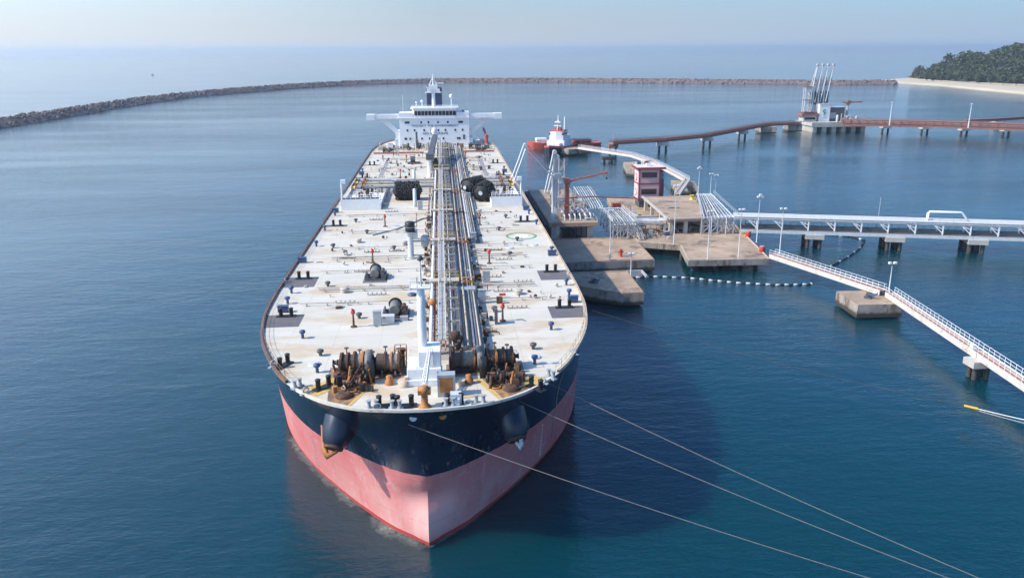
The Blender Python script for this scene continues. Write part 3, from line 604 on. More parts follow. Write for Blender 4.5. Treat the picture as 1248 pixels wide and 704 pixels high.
# roller fairleads, chocks and small fittings round the bow
fl = MB().box(-.8, .8, -.3, .3, 0, .18).build('roller_fairlead', grey, ship)
for sx in (-.4, .4): MB().lathe([(.3, .18), (.2, .5), (.2, .8), (.3, 1.05)], 12, (sx, 0, 0)).build('roller', grey, fl)
for i, (x, y, a) in enumerate([(-14.5, 7.6, .95), (14.9, 7.4, -.95), (-5.4, 1.0, .1), (2.9, .75, 0), (6.2, 1.2, -.15), (-2.9, .7, 0)]):
    if i == 0: fl.location = (x, y, DK); fl.rotation_euler = (0, 0, a)
    else: dup(fl, (x, y, DK), a)
ck = MB()
for k in range(16):
    a0, a1 = math.pi * 2 * k / 16, math.pi * 2 * (k + 1) / 16
    ck.tube([(.38 * math.cos(a0), 0, .42 + .3 * math.sin(a0)), (.38 * math.cos(a1), 0, .42 + .3 * math.sin(a1))], .1, 6)
ck = ck.box(-.8, .8, -.2, .2, 0, .12).build('panama_chock', grey, ship)
for i, (x, y, a) in enumerate([(-4.9, .75, .15), (4.9, .75, -.15), (-13.3, 5.9, .95), (13.8, 6.2, -.95), (-18.6, 14.5, 1.1), (18.9, 15, -1.1), (-23.9, 97, 1.57), (23.9, 97, 1.57), (23.9, 52, 1.57), (-23.9, 52, 1.57)]):
    if i == 0: ck.location = (x, y, DK); ck.rotation_euler = (0, 0, a)
    else: dup(ck, (x, y, DK), a)
for i, (x, y) in enumerate([(-4.0, 7.6), (5.2, 7.0)]):
    MB().lathe([(.55, 0), (.5, .5), (.35, .6), (.38, 1.0), (.2, 1.1)], 12, (x, y, DK)).build('spurling_vent', orange, ship)
MB().lathe([(.7, 0), (.7, .7), (.2, .75)], 14, (-2.3, 7.0, DK)).lathe([(.3, .7), (.3, 1.1)], 10, (-2.0, 7.0, DK)).build('small_capstan', buff, ship)
MB().lathe([(.5, 0), (.4, .5), (.5, .7)], 12, (4.3, 6.4, DK)).build('small_capstan', buff, ship)
# grey emergency towing box with its orange face
tb = MB().box(1.6, 3.6, 3.4, 4.6, DK, DK + 2.6).build('towing_gear_box', grey, ship)
MB().add([(1.85, 3.396, DK + .5), (3.35, 3.396, DK + .5), (3.35, 3.396, DK + 2.3), (1.85, 3.396, DK + 2.3)], [(0, 1, 2, 3)]).build('open_front', orange, tb)
# grey emergency towing fairlead at the very bow
MB().box(3.0, 4.2, .9, 2.0, DK, DK + 1.3).box(3.2, 4.0, .6, .9, DK, DK + .9).build('towing_fairlead', palegrey, ship)
# forecastle jib crane: orange pedestal, white jib laid aft
jc = MB().lathe([(.75, 0), (.6, .2), (.38, .4), (.36, 1.6), (.6, 1.7), (.6, 2.2), (.3, 2.5)], 14, (.2, 1.0, DK)).box(-.5, .9, .5, 1.6, DK + 1.6, DK + 2.1).build('forecastle_crane', orange, ship)
jb = MB()
for sx in (-.22, .22): jb.tube([(.2 + sx, 1.2, DK + 2.2), (.75 + sx * .5, 7.2, DK + 3.9)], .09, 6); jb.tube([(.2 + sx, 1.2, DK + 2.8), (.75 + sx * .5, 7.2, DK + 4.2)], .08, 6)
for t in np.linspace(0, 1, 12): jb.tube([(-.02 + .7 * t, 1.2 + 6 * t, DK + 2.2 + 1.7 * t), (.42 + .45 * t, 1.2 + 6 * t, DK + 2.8 + 1.4 * t)], .06, 5)
jb.build('jib', white, jc)

# foremast: stepped white house and tall tapered post
fm = MB().box(-2.0, 2.15, 6.6, 11.0, DK, DK + .75).box(-1.9, 2.05, 6.9, 10.9, DK + .75, DK + 2.0).box(-.55, 2.0, 7.4, 10.8, DK + 2.0, DK + 3.9).build('foremast', white, ship, bevel=.06)
MB().lathe([(.52, 3.9), (.50, 8), (.44, 10.9), (.3, 11.0)], 20, (-.05, 9.6, DK)).build('mast_post', white, fm)
MB().box(-1.3, 1.2, 8.9, 10.3, DK + 11, DK + 11.12).tube([(-1.3, 8.9, DK + 11.9), (1.2, 8.9, DK + 11.9), (1.2, 10.3, DK + 11.9), (-1.3, 10.3, DK + 11.9), (-1.3, 8.9, DK + 11.9)], .05, 5).cyl((-1.2, 8.9, DK + 11.1), (-1.2, 8.9, DK + 11.9), .05, 5).cyl((1.1, 8.9, DK + 11.1), (1.1, 8.9, DK + 11.9), .05, 5).build('mast_platform', white, fm)
MB().tube([(0, 9.6, DK + 11), (0, 9.6, DK + 14.2)], [.14, .07], 8).build('pole', palegrey, fm)
MB().lathe([(.05, 0), (.3, .15), (.32, .5), (.1, .7)], 12, (0, 9.6, DK + 14.1)).build('mast_lamp', darkgrey, fm)
lad = MB()
for sx in (-.22, .22): lad.cyl((.9 + sx, 7.3, DK + 2.0), (.9 + sx, 7.3, DK + 4.4), .035, 5)
for z in np.arange(2.2, 4.4, .35): lad.cyl((.68, 7.3, DK + z), (1.12, 7.3, DK + z), .03, 5)
lad.build('ladder', palegrey, fm)
MB().tube([(-1.8, 7.0, DK + 2.0), (-1.8, 7.0, DK + 3.0), (-.8, 7.0, DK + 3.0), (-.8, 7.0, DK + 2.0)], .045, 5).tube([(-1.8, 7.0, DK + 3.0), (-1.8, 10.8, DK + 3.0), (-.8, 10.8, DK + 3.0)], .045, 5).build('handrail', white, fm)
# orange pipe cage beside the foremast
cg = MB()
for x in (-3.6, -2.9, -2.2): 
    for y in (12.0, 13.6): cg.cyl((x, y, DK), (x, y, DK + 2.6), .06, 5)
for z in (1.0, 1.8, 2.6): cg.tube([(-3.6, 12, DK + z), (-2.2, 12, DK + z), (-2.2, 13.6, DK + z), (-3.6, 13.6, DK + z), (-3.6, 12, DK + z)], .05, 5)
cg.build('vent_cage', orange, ship)
MB().lathe([(.3, 0), (.3, .9), (.5, 1.0), (.5, 1.5), (.3, 1.6)], 12, (-3.9, 12.4, DK)).lathe([(.22, 0), (.22, 2.0), (.4, 2.1), (.35, 2.4)], 10, (-2.6, 12.8, DK)).build('spark_arrester', rusty, ship)

# centre pipe rack: long pipes, catwalk, cross frames
PY0, PY1 = 14.5, 243.0
def pipe(x, z, r_, mat, y0=PY0, y1=PY1): return MB().tube([(x, y0, DK + z), (x, y1, DK + z)], r_, 10).build('cargo_pipe', mat, ship)
redpipe = M('dull_red_pipe', (.30, .10, .08), .6, .4, .4, rust=.3, rustcol=(.4, .3, .25))
bluegrey = M('blue_grey_pipe', (.17, .19, .22), .55, .3, .3, rust=.35, rustcol=(.25, .17, .12))
creampipe = M('cream_pipe', (.50, .44, .35), .6, .25, .4, rust=.36, rustcol=(.32, .2, .12))
for x, z, r_, mt in ((.75, 2.3, .22, white), (1.2, 1.9, .13, redpipe), (3.2, 1.9, .09, creampipe), (3.5, 1.9, .11, white), (3.8, 1.5, .1, creampipe), (4.7, 1.7, .15, creampipe), (5.05, 1.5, .2, bluegrey), (5.45, 1.8, .13, creampipe), (5.8, 1.3, .24, bluegrey), (6.25, 1.6, .14, bluegrey), (6.6, 1.3, .24, bluegrey), (7.0, 1.5, .12, creampipe), (7.35, 1.1, .14, bluegrey), (2.0, 1.4, .12, creampipe), (2.6, 1.4, .1, redpipe)): pipe(x, z, r_, mt)
for x, z, r_, mt in ((7.8, 1.3, .2, palegrey), (8.25, 1.3, .14, creampipe), (8.65, 1.3, .2, bluegrey), (9.1, 1.1, .14, creampipe)): pipe(x, z, r_, mt, 76, 236)
for x, z, r_, mt in ((9.7, 1.0, .16, creampipe), (-.2, 1.0, .14, palegrey), (-.8, .9, .12, redpipe)): pipe(x, z, r_, mt, 100, 236)
MB().box(4.05, 4.45, PY0, PY1, DK + 2.25, DK + 2.45).build('cable_tray', darkgrey, ship)
cw = MB().box(1.75, 2.7, PY0, PY1, DK + 2.55, DK + 2.63).build('catwalk', M('catwalk_grating', (.36, .35, .33), .7, .25, .5, rust=.2, rustcol=(.25, .15, .09)), ship)
for x in (1.75, 2.7):
    mb = MB()
    for z in (3.1, 3.65): mb.tube([(x, PY0, DK + z), (x, PY1, DK + z)], .045, 5)
    for y in np.arange(PY0, PY1, 1.9): mb.cyl((x, y, DK + 2.6), (x, y, DK + 3.66), .04, 4)
    mb.build('handrail', white, cw)
mb = MB().box(1.62, 3.28, PY0, PY1, DK + 2.632, DK + 2.64)
cwg = MB()
for y in np.arange(PY0 + .5, PY1, 1.9): cwg.box(1.82, 2.63, y, y + .25, DK + 2.634, DK + 2.65)
cwg.build('catwalk_slats', grey, cw)['kind'] = 'stuff'
fr0 = MB().box(.3, 7.5, -.1, .1, DK + .85, DK + 1.08)
for x in (.45, 3.6, 7.3): fr0.box(x - .1, x + .1, -.1, .1, DK, DK + .85)
for x in (1.6, 3.3): fr0.box(x - .08, x + .08, -.08, .08, DK + 1.08, DK + 2.55)
fr0.box(1.5, 4.6, -.08, .08, DK + 2.3, DK + 2.54)
fr = fr0.build('pipe_support', creampipe, ship)
for i, y in enumerate(np.arange(17, 240, 5.2)):
    if i == 0: fr.location = (0, y, 0)
    else: dup(fr, (0, y, 0))
poly_sheet('stained_deck_strip', [(.2, PY0), (7.4, PY0), (7.4, 76), (.2, 76)], M('stained_rack_deck', (.34, .31, .29), .85, .35, .3, rust=.3, rustcol=(.25, .15, .09), rscale=.4), .005)
poly_sheet('stained_deck_strip', [(-1, 76.05), (9.9, 76.05), (9.9, 238), (-1, 238)], bpy.data.materials['stained_rack_deck'], .005)
# raised crossover platforms with ochre edges
for y in (41.2, 69.2, 98.5, 125.6, 163.4, 190, 216):
    px_ = MB().box(.1, 4.9, y - .9, y + .9, DK + 2.70, DK + 2.82).box(-1.6, .1, y - .5, y + .5, DK + 1.6, DK + 1.7).build('crossover_platform', creampipe, ship)
    MB().tube([(.1, y - .9, DK + 3.8), (4.9, y - .9, DK + 3.8)], .05, 5).tube([(.1, y + .9, DK + 3.8), (4.9, y + .9, DK + 3.8)], .05, 5).cyl((.12, y - .9, DK + 2.8), (.12, y - .9, DK + 3.8), .05, 5).cyl((4.88, y - .9, DK + 2.8), (4.88, y - .9, DK + 3.8), .05, 5).build('handrail', yellow, px_)
    vv = MB()
    for x in (4.7, 5.8, 6.5, 7.1): vv.lathe([(.36, -.35), (.42, -.3), (.36, 0), (.42, .3), (.36, .35)], 12, (x, y + 2.2, DK + 1.5), 'y').cyl((x, y + 2.2, DK + 1.6), (x, y + 2.2, DK + 2.4), .08, 6).lathe([(.3, 2.4), (.3, 2.48)], 12, (x, y + 2.2, DK))
    vv.build('pipe_valves', orange if int(y) % 2 else rusty, ship)
# grey rectangular blocks that carry the valves
MB().box(4.4, 7.4, 39, 41, DK + 1.0, DK + 1.75).build('valve_block', grey, ship)
MB().lathe([(.4, 0), (.35, 2.2), (.7, 2.4), (.7, 3.2), (.2, 3.4)], 14, (3.8, 15.6, DK)).lathe([(.3, 0), (.3, 2.0), (.45, 2.2), (.3, 2.5)], 10, (4.5, 16, DK)).build('pressure_vacuum_valve', rusty, ship)
MB().lathe([(.35, 0), (.35, 1.5), (.6, 1.7), (.6, 2.2), (.25, 2.4)], 14, (.9, 29.4, DK + 1)).build('pressure_vacuum_valve', orange, ship)
# cross-deck pipes with small fittings
def cross(y, x0, x1, r_, mat, z=.45):
    o = MB().tube([(x0, y, DK + z), (x1, y, DK + z)], r_, 8)
    for x in np.arange(x0 + 1, x1, 3.1): o.box(x - .08, x + .08, y - .2, y + .2, DK, DK + z)
    return o.build('cross_pipe', mat, ship)
deckpipe_ = 0
#, (.50, .47, .43), .6, .15, .4, rust=.3, rustcol=(.36, .24, .15), rscale=.3)
for y, r_ in ((45.6, .13), (46.6, .09), (38.5, .08), (66.5, .13), (64.9, .08), (57.0, .07), (74, .08), (88.5, .1), (106, .12), (159, .13), (184, .12), (207, .12)):
    cross(y, -20.5 + rnd.uniform(0, 4), .3, r_, deckpipe); cross(y + rnd.uniform(-.4, .4), 7.4 if y < 76 else 9.9, 19.8 - rnd.uniform(0, 3), r_, deckpipe)
# clusters of sounding pipes and valves along the cross pipes
cl0 = MB()
for k in range(5): cl0.lathe([(.07, 0), (.07, .3), (.15, .33), (.15, .45)], 8, (k * .7, .15 * (k % 2), 0)).box(-.1, 3.0, -.06, .06, .08, .16)
cl0 = cl0.build('sounding_pipes', deckpipe, ship)
for i, (x, y) in enumerate([(-9.5, 43.2), (-14, 39.4), (10.5, 43), (12, 34.2), (-12.5, 71.3), (-7.8, 71.5), (11, 70.4), (14.2, 48), (-13, 57.4), (-16.7, 67), (12.2, 63), (9.5, 101), (-14, 102), (-11, 111), (13, 160), (-14, 158), (-9, 182), (12, 183), (-12, 205), (13, 200), (-17, 183), (9.4, 51.5)]):
    if i == 0: cl0.location = (x, y, DK)
    else: dup(cl0, (x, y, DK))
# tank hatches: low round coamings with lids
th = MB().lathe([(.62, 0), (.62, .6)], 18).build('tank_hatch', deckpipe, ship)
MB().lathe([(.7, .6), (.7, .68), (.25, .76)], 18).build('lid', deckpipe, th)
for i, (x, y) in enumerate([(-13.4, 45.3), (-14.5, 80), (14.3, 41.5), (-5.2, 77), (11.2, 108), (-12, 119.5), (12.5, 155), (-13, 170), (12.5, 178), (-10, 176), (-15, 197), (15, 208)]):
    if i == 0: th.location = (x, y, DK)
    else: dup(th, (x, y, DK))
mb = MB()
mb.lathe([(.75, 0), (.8, .1), (.5, .3)], 18, (-2.5, 42.7, DK)); mb.build('round_hatch', blue, ship)
mb = MB().box(9.0, 10.2, 48.2, 48.9, DK, DK + 2.0).build('ladder_stand', grey, ship)
MB().box(10.5, 11.4, 36.8, 37.4, DK, DK + 1.0).build('hose_box', rusty, ship); MB().box(9.6, 10.0, 27.2, 28.2, DK, DK + 2.2).build('hose_reel', darkgrey, ship); MB().lathe([(.2, -.5), (.22, .5)], 8, (11.6, 39.9, DK + .5), 'x').build('foam_branch', redp, ship)

# grey posts with dark tops (vent risers)
def riser(x, y, h):
    o = MB().lathe([(.75, 0), (.55, .5), (.5, h - 1.2), (.55, h - 1.1)], 14, (x, y, DK)).build('vent_riser', palegrey, ship)
    MB().lathe([(.75, h - 1.1), (.9, h - 1.0), (.9, h + .6), (.75, h + .75)], 14, (x, y, DK)).build('riser_head', black, o)
    MB().lathe([(1.3, h - 1.25), (1.3, h - 1.13)], 16, (x, y, DK)).tube([(x - 1.3, y, DK + h - .2), (x, y - 1.3, DK + h - .2), (x + 1.3, y, DK + h - .2), (x, y + 1.3, DK + h - .2), (x - 1.3, y, DK + h - .2)], .05, 5).build('riser_platform', grey, o)
    MB().cyl((x + 1.25, y, DK + h - .1), (x + 1.25, y, DK + h + 2.4), .06, 5).build('antenna', darkgrey, o)
    MB().cyl((x + .4, y + .3, DK + 3.2), (x + 3.4, y + .3, DK + 3.2), .18, 8).lathe([(.6, 2.2), (.7, 2.6), (.7, 4.0), (.4, 4.3)], 12, (x + 2.6, y + .3, DK)).build('drain_pot', grey, o)
    return o
riser(-3.45, 66, 6.2)
# thin curved grey tubes in an arch across the deck
for pts in ([(-12.2, 86, 0), (-9.8, 88.6, 0), (-7.4, 91.3, 0), (-4.6, 96.6, 0), (-2.2, 101.6, 0), (-.6, 103, 0)], [(8.8, 101.5, 0), (10.5, 99.4, 0), (12.3, 95.4, 0), (14.4, 91, 0), (15.8, 88.8, 0)]): MB().tube([(x, y, DK + .14) for x, y, _ in pts], .14, 8).build('curved_tube', grey, ship)

# winching circle with white H
ring = MB(); NN = 48
ring.add([(18.75 + r_ * math.cos(6.28318 * k / NN), 82.3 + r_ * math.sin(6.28318 * k / NN), DK + .008) for r_ in (2.75, 3.25) for k in range(NN)], [(k, (k + 1) % NN, NN + (k + 1) % NN, NN + k)[::-1] for k in range(NN)])
wc = ring.build('winching_circle', palegreen, ship)
MB().box(18.0, 18.3, 81.2, 83.4, DK + .007, DK + .014).box(19.2, 19.5, 81.2, 83.4, DK + .007, DK + .014).box(18.3, 19.2, 82.15, 82.45, DK + .007, DK + .013).build('letter', M('bright_white_marking', (.85, .85, .85), .6, .02), wc)
MB().add([(18.75 + 1.5 * math.cos(6.28318 * k / 32), 82.3 + 1.5 * math.sin(6.28318 * k / 32), DK + .005) for k in range(32)], [tuple(range(32))]).build('centre_disc', M('pale_disc_marking', (.74, .75, .73), .6, .03), wc)

# manifolds: white-fronted drip trays with rails, valves and reducers
for s in (-1, 1):
    x0, x1 = (-21.9, -12.4) if s < 0 else (14.6, 22.2); y0, y1 = 114.6, 150
    tr = MB().box(x0, x1, y0, y0 + .15, DK, DK + 2.6).box(x0, x1, y1 - .15, y1, DK, DK + 2.3).box(x0, x0 + .15, y0 + .15, y1 - .15, DK, DK + 1.4).box(x1 - .15, x1, y0 + .15, y1 - .15, DK, DK + 1.4).box(x0 + .15, x1 - .15, y0 + .15, y1 - .15, DK + .6, DK + .7).build('manifold_tray', white, ship)
    rl = MB()
    for z in (3.1, 3.6): rl.tube([(x0, y0 + .1, DK + z), (x1, y0 + .1, DK + z)], .06, 5)
    for x in np.linspace(x0 + .05, x1 - .05, 9): rl.cyl((x, y0 + .1, DK + 2.6), (x, y0 + .1, DK + 3.62), .06, 5)
    rl.build('handrail', white, tr)
    MB().box(x0 + .4, x1 - .4, y0 + .3, y0 + 1.0, DK + 2.2, DK + 2.85).build('drip_grating', darkgrey, tr)
    for k, y in enumerate((135.5, 138, 140.5, 143, 145.5, 148)):
        xo = x0 + .5 if s < 0 else x1 - .5; xi = .4 if s < 0 else 9.5
        mp_ = MB().tube([(xo, y, DK + 2.0), (xi, y, DK + 2.0)], .33, 12).build('manifold_pipe', creampipe if k % 2 else bluegrey, ship)
        MB().lathe([(.55, 0), (.55, .15), (.42, .2), (.42, .9), (.55, .95), (.55, 1.1)], 14, (xo - (.2 if s < 0 else .9), y, DK + 2.0), 'x').build('flange', rusty if k % 3 else yellow, mp_)
        MB().lathe([(.5, -.4), (.3, 0), (.5, .4)], 12, (xo + (2.8 if s < 0 else -2.8), y, DK + 2.0), 'x').cyl((xo + (2.8 if s < 0 else -2.8), y, DK + 2), (xo + (2.8 if s < 0 else -2.8), y, DK + 3.4), .09, 6).lathe([(.4, 3.4), (.4, 3.5)], 12, (xo + (2.8 if s < 0 else -2.8), y, DK)).build('valve', orange if k % 2 else rusty, mp_)
    # white lamp post standing at the outer corner of the tray
    xp = x0 + .2 if s < 0 else x1 - .2; yp = y0 + 1.2
    lp = MB().tube([(xp, yp, DK), (xp, yp, DK + 6.6)], .2, 8).build('manifold_lamp_post', white, ship)
    MB().box(xp - (.1 if s < 0 else 1.0), xp + (1.0 if s < 0 else .1), yp - .5, yp + .5, DK + 6.3, DK + 7.2).build('floodlight', white, lp)
    # low white housings beside the tray
    hx = -10.5 if s < 0 else 10.6
    MB().box(hx - .9, hx + .9, 136.4, 138.6, DK, DK + 1.6).build('foam_housing', white, ship)
    MB().box((-11.2 if s < 0 else 11.6), (-9.9 if s < 0 else 12.8), 141, 143, DK, DK + 3).build('foam_housing', palegrey, ship)
    # fore and aft deck stringer strip
    xs_ = s * 16.2
    poly_sheet('deck_walkway', [(xs_ - .7, 152), (xs_ + .7, 152), (xs_ + .7, 205), (xs_ - .7, 205)], M('deck_walkway_grey', (.28, .27, .28), .8, .15, .3), .007)

# midship hose crane: white pedestal, dark jib lying aft on its rest
hc = MB().lathe([(1.0, 0), (.95, .3), (.95, 5.4), (1.1, 5.5), (1.1, 6.2)], 18, (-.9, 166, DK)).build('hose_crane', white, ship)
MB().beam((-.9, 166, DK + 6.0), (.55, 205, DK + 8.2), 1.7, 1.3).box(-2.1, .3, 164.6, 168, DK + 5.2, DK + 7).build('jib', darkgrey, hc)
MB().box(.0, 1.6, 164.5, 167.5, DK + 2.8, DK + 4.6).lathe([(.6, -.5), (.6, .5)], 12, (.8, 166, DK + 5), 'y').build('winch_housing', black, hc)
jr = MB()
for x in (-1.0, 1.9): jr.beam((x, 207, DK), (x, 207, DK + 7.6), .35, .35)
jr.beam((-1.2, 207, DK + 7.5), (2.1, 207, DK + 7.5), .4, .3).build('jib_rest', white, ship)
MB().lathe([(.3, 0), (.9, .6), (1.1, 1.6), (.8, 2.5), (.2, 2.8)], 14, (.3, 208, DK + 8.0)).build('horn_lamp', white, ship)
# grey block and post abaft the fenders
MB().lathe([(.5, 0), (.42, 4.4), (.1, 4.5)], 12, (-4.2, 117.4, DK)).build('vent_post', palegrey, ship)
MB().lathe([(.5, 0), (.42, 4.2), (.1, 4.3)], 12, (-5.4, 152, DK)).build('vent_post', palegrey, ship)
MB().box(-14.2, -11.2, 151, 153.2, DK, DK + 1.8).build('equipment_box', grey, ship)
dk2 = MB().box(-9.0, -4.6, 194.5, 197, DK, DK + .5).lathe([(1.1, -.8), (1.1, .8)], 14, (-7.2, 196, DK + 1.4), 'x').build('deck_winch', darkgrey, ship)

# small fittings, too many to count, along the rack and in the trays
rf = random.Random(23)
def clutter(name, mat, n, pick, hmax=.9):
    g = MB()
    for _ in range(n):
        x, y = pick(); h = rf.uniform(.2, hmax); k = rf.random()
        if k < .3: g.box(x - rf.uniform(.1, .45), x + rf.uniform(.1, .45), y - rf.uniform(.1, .4), y + rf.uniform(.1, .4), DK, DK + h, rf.uniform(0, .4))
        elif k < .6: g.lathe([(.07, 0), (.07, h), (.17, h + .03), (.17, h + .12)], 7, (x, y, DK))
        elif k < .85: dx = rf.uniform(.5, 2.4); g.tube([(x, y, DK), (x, y, DK + h * .6), (x + dx, y, DK + h * .6), (x + dx, y, DK)], rf.uniform(.04, .09), 5)
        else: g.lathe([(.22, -.2), (.3, -.12), (.3, .12), (.22, .2)], 9, (x, y, DK + .25 + h * .3), rf.choice('xy'))
    o = g.build(name, mat, ship); o['kind'] = 'stuff'; return o
edge = lambda: (rf.choice((rf.gauss(-.5, .5), rf.gauss(8.0, .6))), rf.uniform(16, 112))
mid = lambda: (rf.uniform(.4, 7.4), rf.uniform(16, 236))
clutter('pipe_fittings', rusty, 130, edge); clutter('pipe_fittings', creampipe, 90, edge, 1.2); clutter('pipe_fittings', darkgrey, 60, edge)
clutter('rack_fittings', rusty, 170, mid, 1.9); clutter('rack_fittings', orange, 60, mid, 2.0); clutter('rack_fittings', creampipe, 120, mid, 2.2)
aftd = lambda: (rf.uniform(-20, 20), rf.uniform(152, 232)); clutter('deck_fittings', rusty, 60, aftd); clutter('deck_fittings', creampipe, 90, aftd, 1.4); clutter('deck_fittings', darkgrey, 50, aftd, 1.2)
openm = lambda: (rf.choice((-1, 1)) * rf.uniform(9, 21), rf.uniform(36, 112)); clutter('deck_fittings', rusty, 26, openm, .4); clutter('deck_fittings', deckpipe, 40, openm, .5)
for s in (-1, 1):
    tr_ = lambda: (s * rf.uniform(13.2 if s < 0 else 15.4, 21.4), rf.uniform(118, 149))
    clutter('tray_fittings', rusty, 50, tr_, 2.6); clutter('tray_fittings', creampipe, 45, tr_, 3.0); clutter('tray_fittings', black, 40, tr_, 2.2); clutter('tray_fittings', yellow, 14, tr_, 3.0)
hs_ = lambda: (rf.uniform(-21, 21), rf.uniform(233, 243)); clutter('stern_fittings', rusty, 50, hs_, 2.0); clutter('stern_fittings', creampipe, 60, hs_, 2.6); clutter('stern_fittings', darkgrey, 50, hs_, 2.4)
# ------------------------------------------------------------------ accommodation block
SY = 246.5
dh = MB().box(-13.8, 13.9, SY, SY + 17, DK, DK + 11.2).box(-15.6, -13.8, SY + .8, SY + 12, DK, DK + 5.6).box(13.9, 15.2, SY + 1, SY + 12, DK, DK + 3).build('deckhouse', housewhite, ship)
for x0, x1, z in ((-13.9, -8.3, 1.9), (8.9, 14.0, 2.0)): MB().box(x0, x1, SY - .15, SY + 9, DK + 11.2, DK + 11.2 + z).build('bridge_bulwark', housewhite, dh)
MB().box(-14.3, 14.4, SY - .5, SY + 17, DK + 11.0, DK + 11.3).build('bridge_deck', housewhite, dh)
wh = [(-8.6, SY + .8), (-7.8, SY - .3), (8.6, SY - .3), (9.3, SY + .8), (9.3, SY + 9), (-8.6, SY + 9)]
MB().prism(wh, DK + 11.3, DK + 14.6).build('wheelhouse', housewhite, dh)
MB().prism([(-9.2, SY + .3), (-8.2, SY - .9), (9, SY - .9), (9.9, SY + .3), (9.9, SY + 9.6), (-9.2, SY + 9.6)], DK + 14.6, DK + 15.1).build('wheelhouse_roof', white, dh)
bw_ = MB().box(-.6, .6, -.06, .06, 0, 1.7).build('bridge_window', glass, dh)
for i in range(12):
    x = -7.2 + i * 1.39
    if i == 0: bw_.location = (x, SY - .32, DK + 12.1)
    else: dup(bw_, (x, SY - .32, DK + 12.1))
mb = MB()
for x in np.linspace(-8.6, 9.3, 13): mb.cyl((x, SY - .6, DK + 15.1), (x, SY - .6, DK + 16.1), .05, 5)
mb.tube([(-8.6, SY - .6, DK + 16.1), (9.3, SY - .6, DK + 16.1)], .05, 5).build('roof_rail', white, dh)
for s in (-1, 1):
    xo = -26.7 if s < 0 else 27.2; xi = -13.9 if s < 0 else 14.0; a, b_ = min(xo, xi), max(xo, xi)
    wg = MB().box(a, b_, SY + .5, SY + 4.5, DK + 10.7, DK + 11.2).box(a, b_, SY + .3, SY + .5, DK + 10.9, DK + 12.5).box(a, b_, SY + 4.5, SY + 4.7, DK + 10.9, DK + 12.5)
    xe = xo - s * 3.2
    wg.box(min(xo, xe), max(xo, xe), SY + .1, SY + 4.9, DK + 10.5, DK + 12.6).build('bridge_wing', housewhite, dh)
    MB().beam((xo - s * 6.0, SY + 2.4, DK + 10.9), (xi - s * .1, SY + 2.4, DK + 4.4), 1.6, 1.7).build('wing_strut', housewhite, dh)
wn = MB().box(-.32, .32, -.05, .05, -.42, .42).build('window', glass, dh)
wx = lambda zx: (430 + zx / 6.24 - 529.9) / 3.06
first = True
for z, xs in ((28.4, (407, 418, 430, 525, 580, 652, 727, 812, 824, 836)), (25.3, (418, 472, 545, 600, 653, 707, 782, 838)), (22.0, (400, 408, 437, 527, 585, 655, 690, 800, 815, 848))):
    for zx in xs:
        if first: wn.location = (wx(zx), SY - .03, z); first = False
        else: dup(wn, (wx(zx), SY - .03, z))
MB().box(wx(488) - .4, wx(488) + .4, SY - .09, SY, DK + .1, DK + 2.4).build('door', darkgrey, dh); MB().box(wx(848) - .4, wx(848) + .4, SY - .09, SY, DK + 2.6, DK + 4.4).build('door', darkgrey, dh)
def text_mesh(name, body, size, mat, loc, parent, width=None, rz=0):
    cu = bpy.data.curves.new(name, 'FONT'); cu.body = body; cu.size = size; cu.align_x = 'CENTER'; cu.extrude = .03; cu.space_character = 1.15; cu.offset = .02
    tmp = bpy.data.objects.new(name + '_curve', cu); col.objects.link(tmp); dg = bpy.context.evaluated_depsgraph_get()
    me = bpy.data.meshes.new_from_object(tmp.evaluated_get(dg)); bpy.data.objects.remove(tmp); bpy.data.curves.remove(cu)
    if width:
        xs = [v.co.x for v in me.vertices]; k = width / (max(xs) - min(xs))
        for v in me.vertices: v.co.x *= k
    me.materials.clear(); me.materials.append(mat); o = bpy.data.objects.new(name, me); col.objects.link(o); o.location = loc; o.rotation_euler = (R(90), 0, rz); o.parent = parent; return o
text_mesh('lettering', 'PROTECT THE ENVIRONMENT', 1.0, dimtext, ((502 + 559) / 2 / 3.06 - 529.9 / 3.06, SY - .05, 26.75), dh, 18.4)
text_mesh('lettering', 'NO SMOKING', 1.15, dimtext, ((515.7 + 546) / 2 / 3.06 - 529.9 / 3.06, SY - .05, 23.65), dh, 9.9)
# radar mast and domes on the wheelhouse top
rm = MB().tube([(0, SY + 4, DK + 15), (0, SY + 4, DK + 21.2)], [.75, .6], 12).build('radar_mast', white, dh)
MB().box(-3.2, 3.3, SY + 3, SY + 5.2, DK + 20.6, DK + 21.0).box(-2.5, 2.6, SY + 3.2, SY + 5, DK + 21.0, DK + 22.2).box(-1.7, 1.7, SY + 3.2, SY + 5, DK + 22.2, DK + 23.8).tube([(-1.5, SY + 4, DK + 23.6), (-.4, SY + 4, DK + 26)], .2, 6).tube([(1.5, SY + 4, DK + 23.6), (.4, SY + 4, DK + 26)], .2, 6).tube([(0, SY + 4, DK + 23), (0, SY + 4, DK + 28)], [.4, .12], 8).build('mast_head', white, rm)
MB().box(.6, 4.4, SY + 2.6, SY + 3.0, DK + 24.2, DK + 24.6).box(-2.9, -.4, SY + 2.6, SY + 3.0, DK + 22.6, DK + 23.0).build('radar_scanner', white, rm)
for x, h, r_ in ((7.1, 4.3, .85), (-4.6, 2.4, .6), (-6.9, 2.0, .45)):
    dm = MB().cyl((x, SY + 3, DK + 15), (x, SY + 3, DK + 15 + h - r_), .2, 8).build('dome_post', white, dh)
    MB().lathe([(.05, -r_)] + [(r_ * math.cos(t), r_ * math.sin(t)) for t in np.linspace(-1.3, 1.3, 8)] + [(.05, r_ * 1.0)], 14, (x, SY + 3, DK + 15 + h)).build('radar_dome', white, dm)
MB().cyl((-12.2, SY + 2, DK + 12), (-12.2, SY + 2, DK + 20), .06, 5).build('whip_antenna', white, dh)
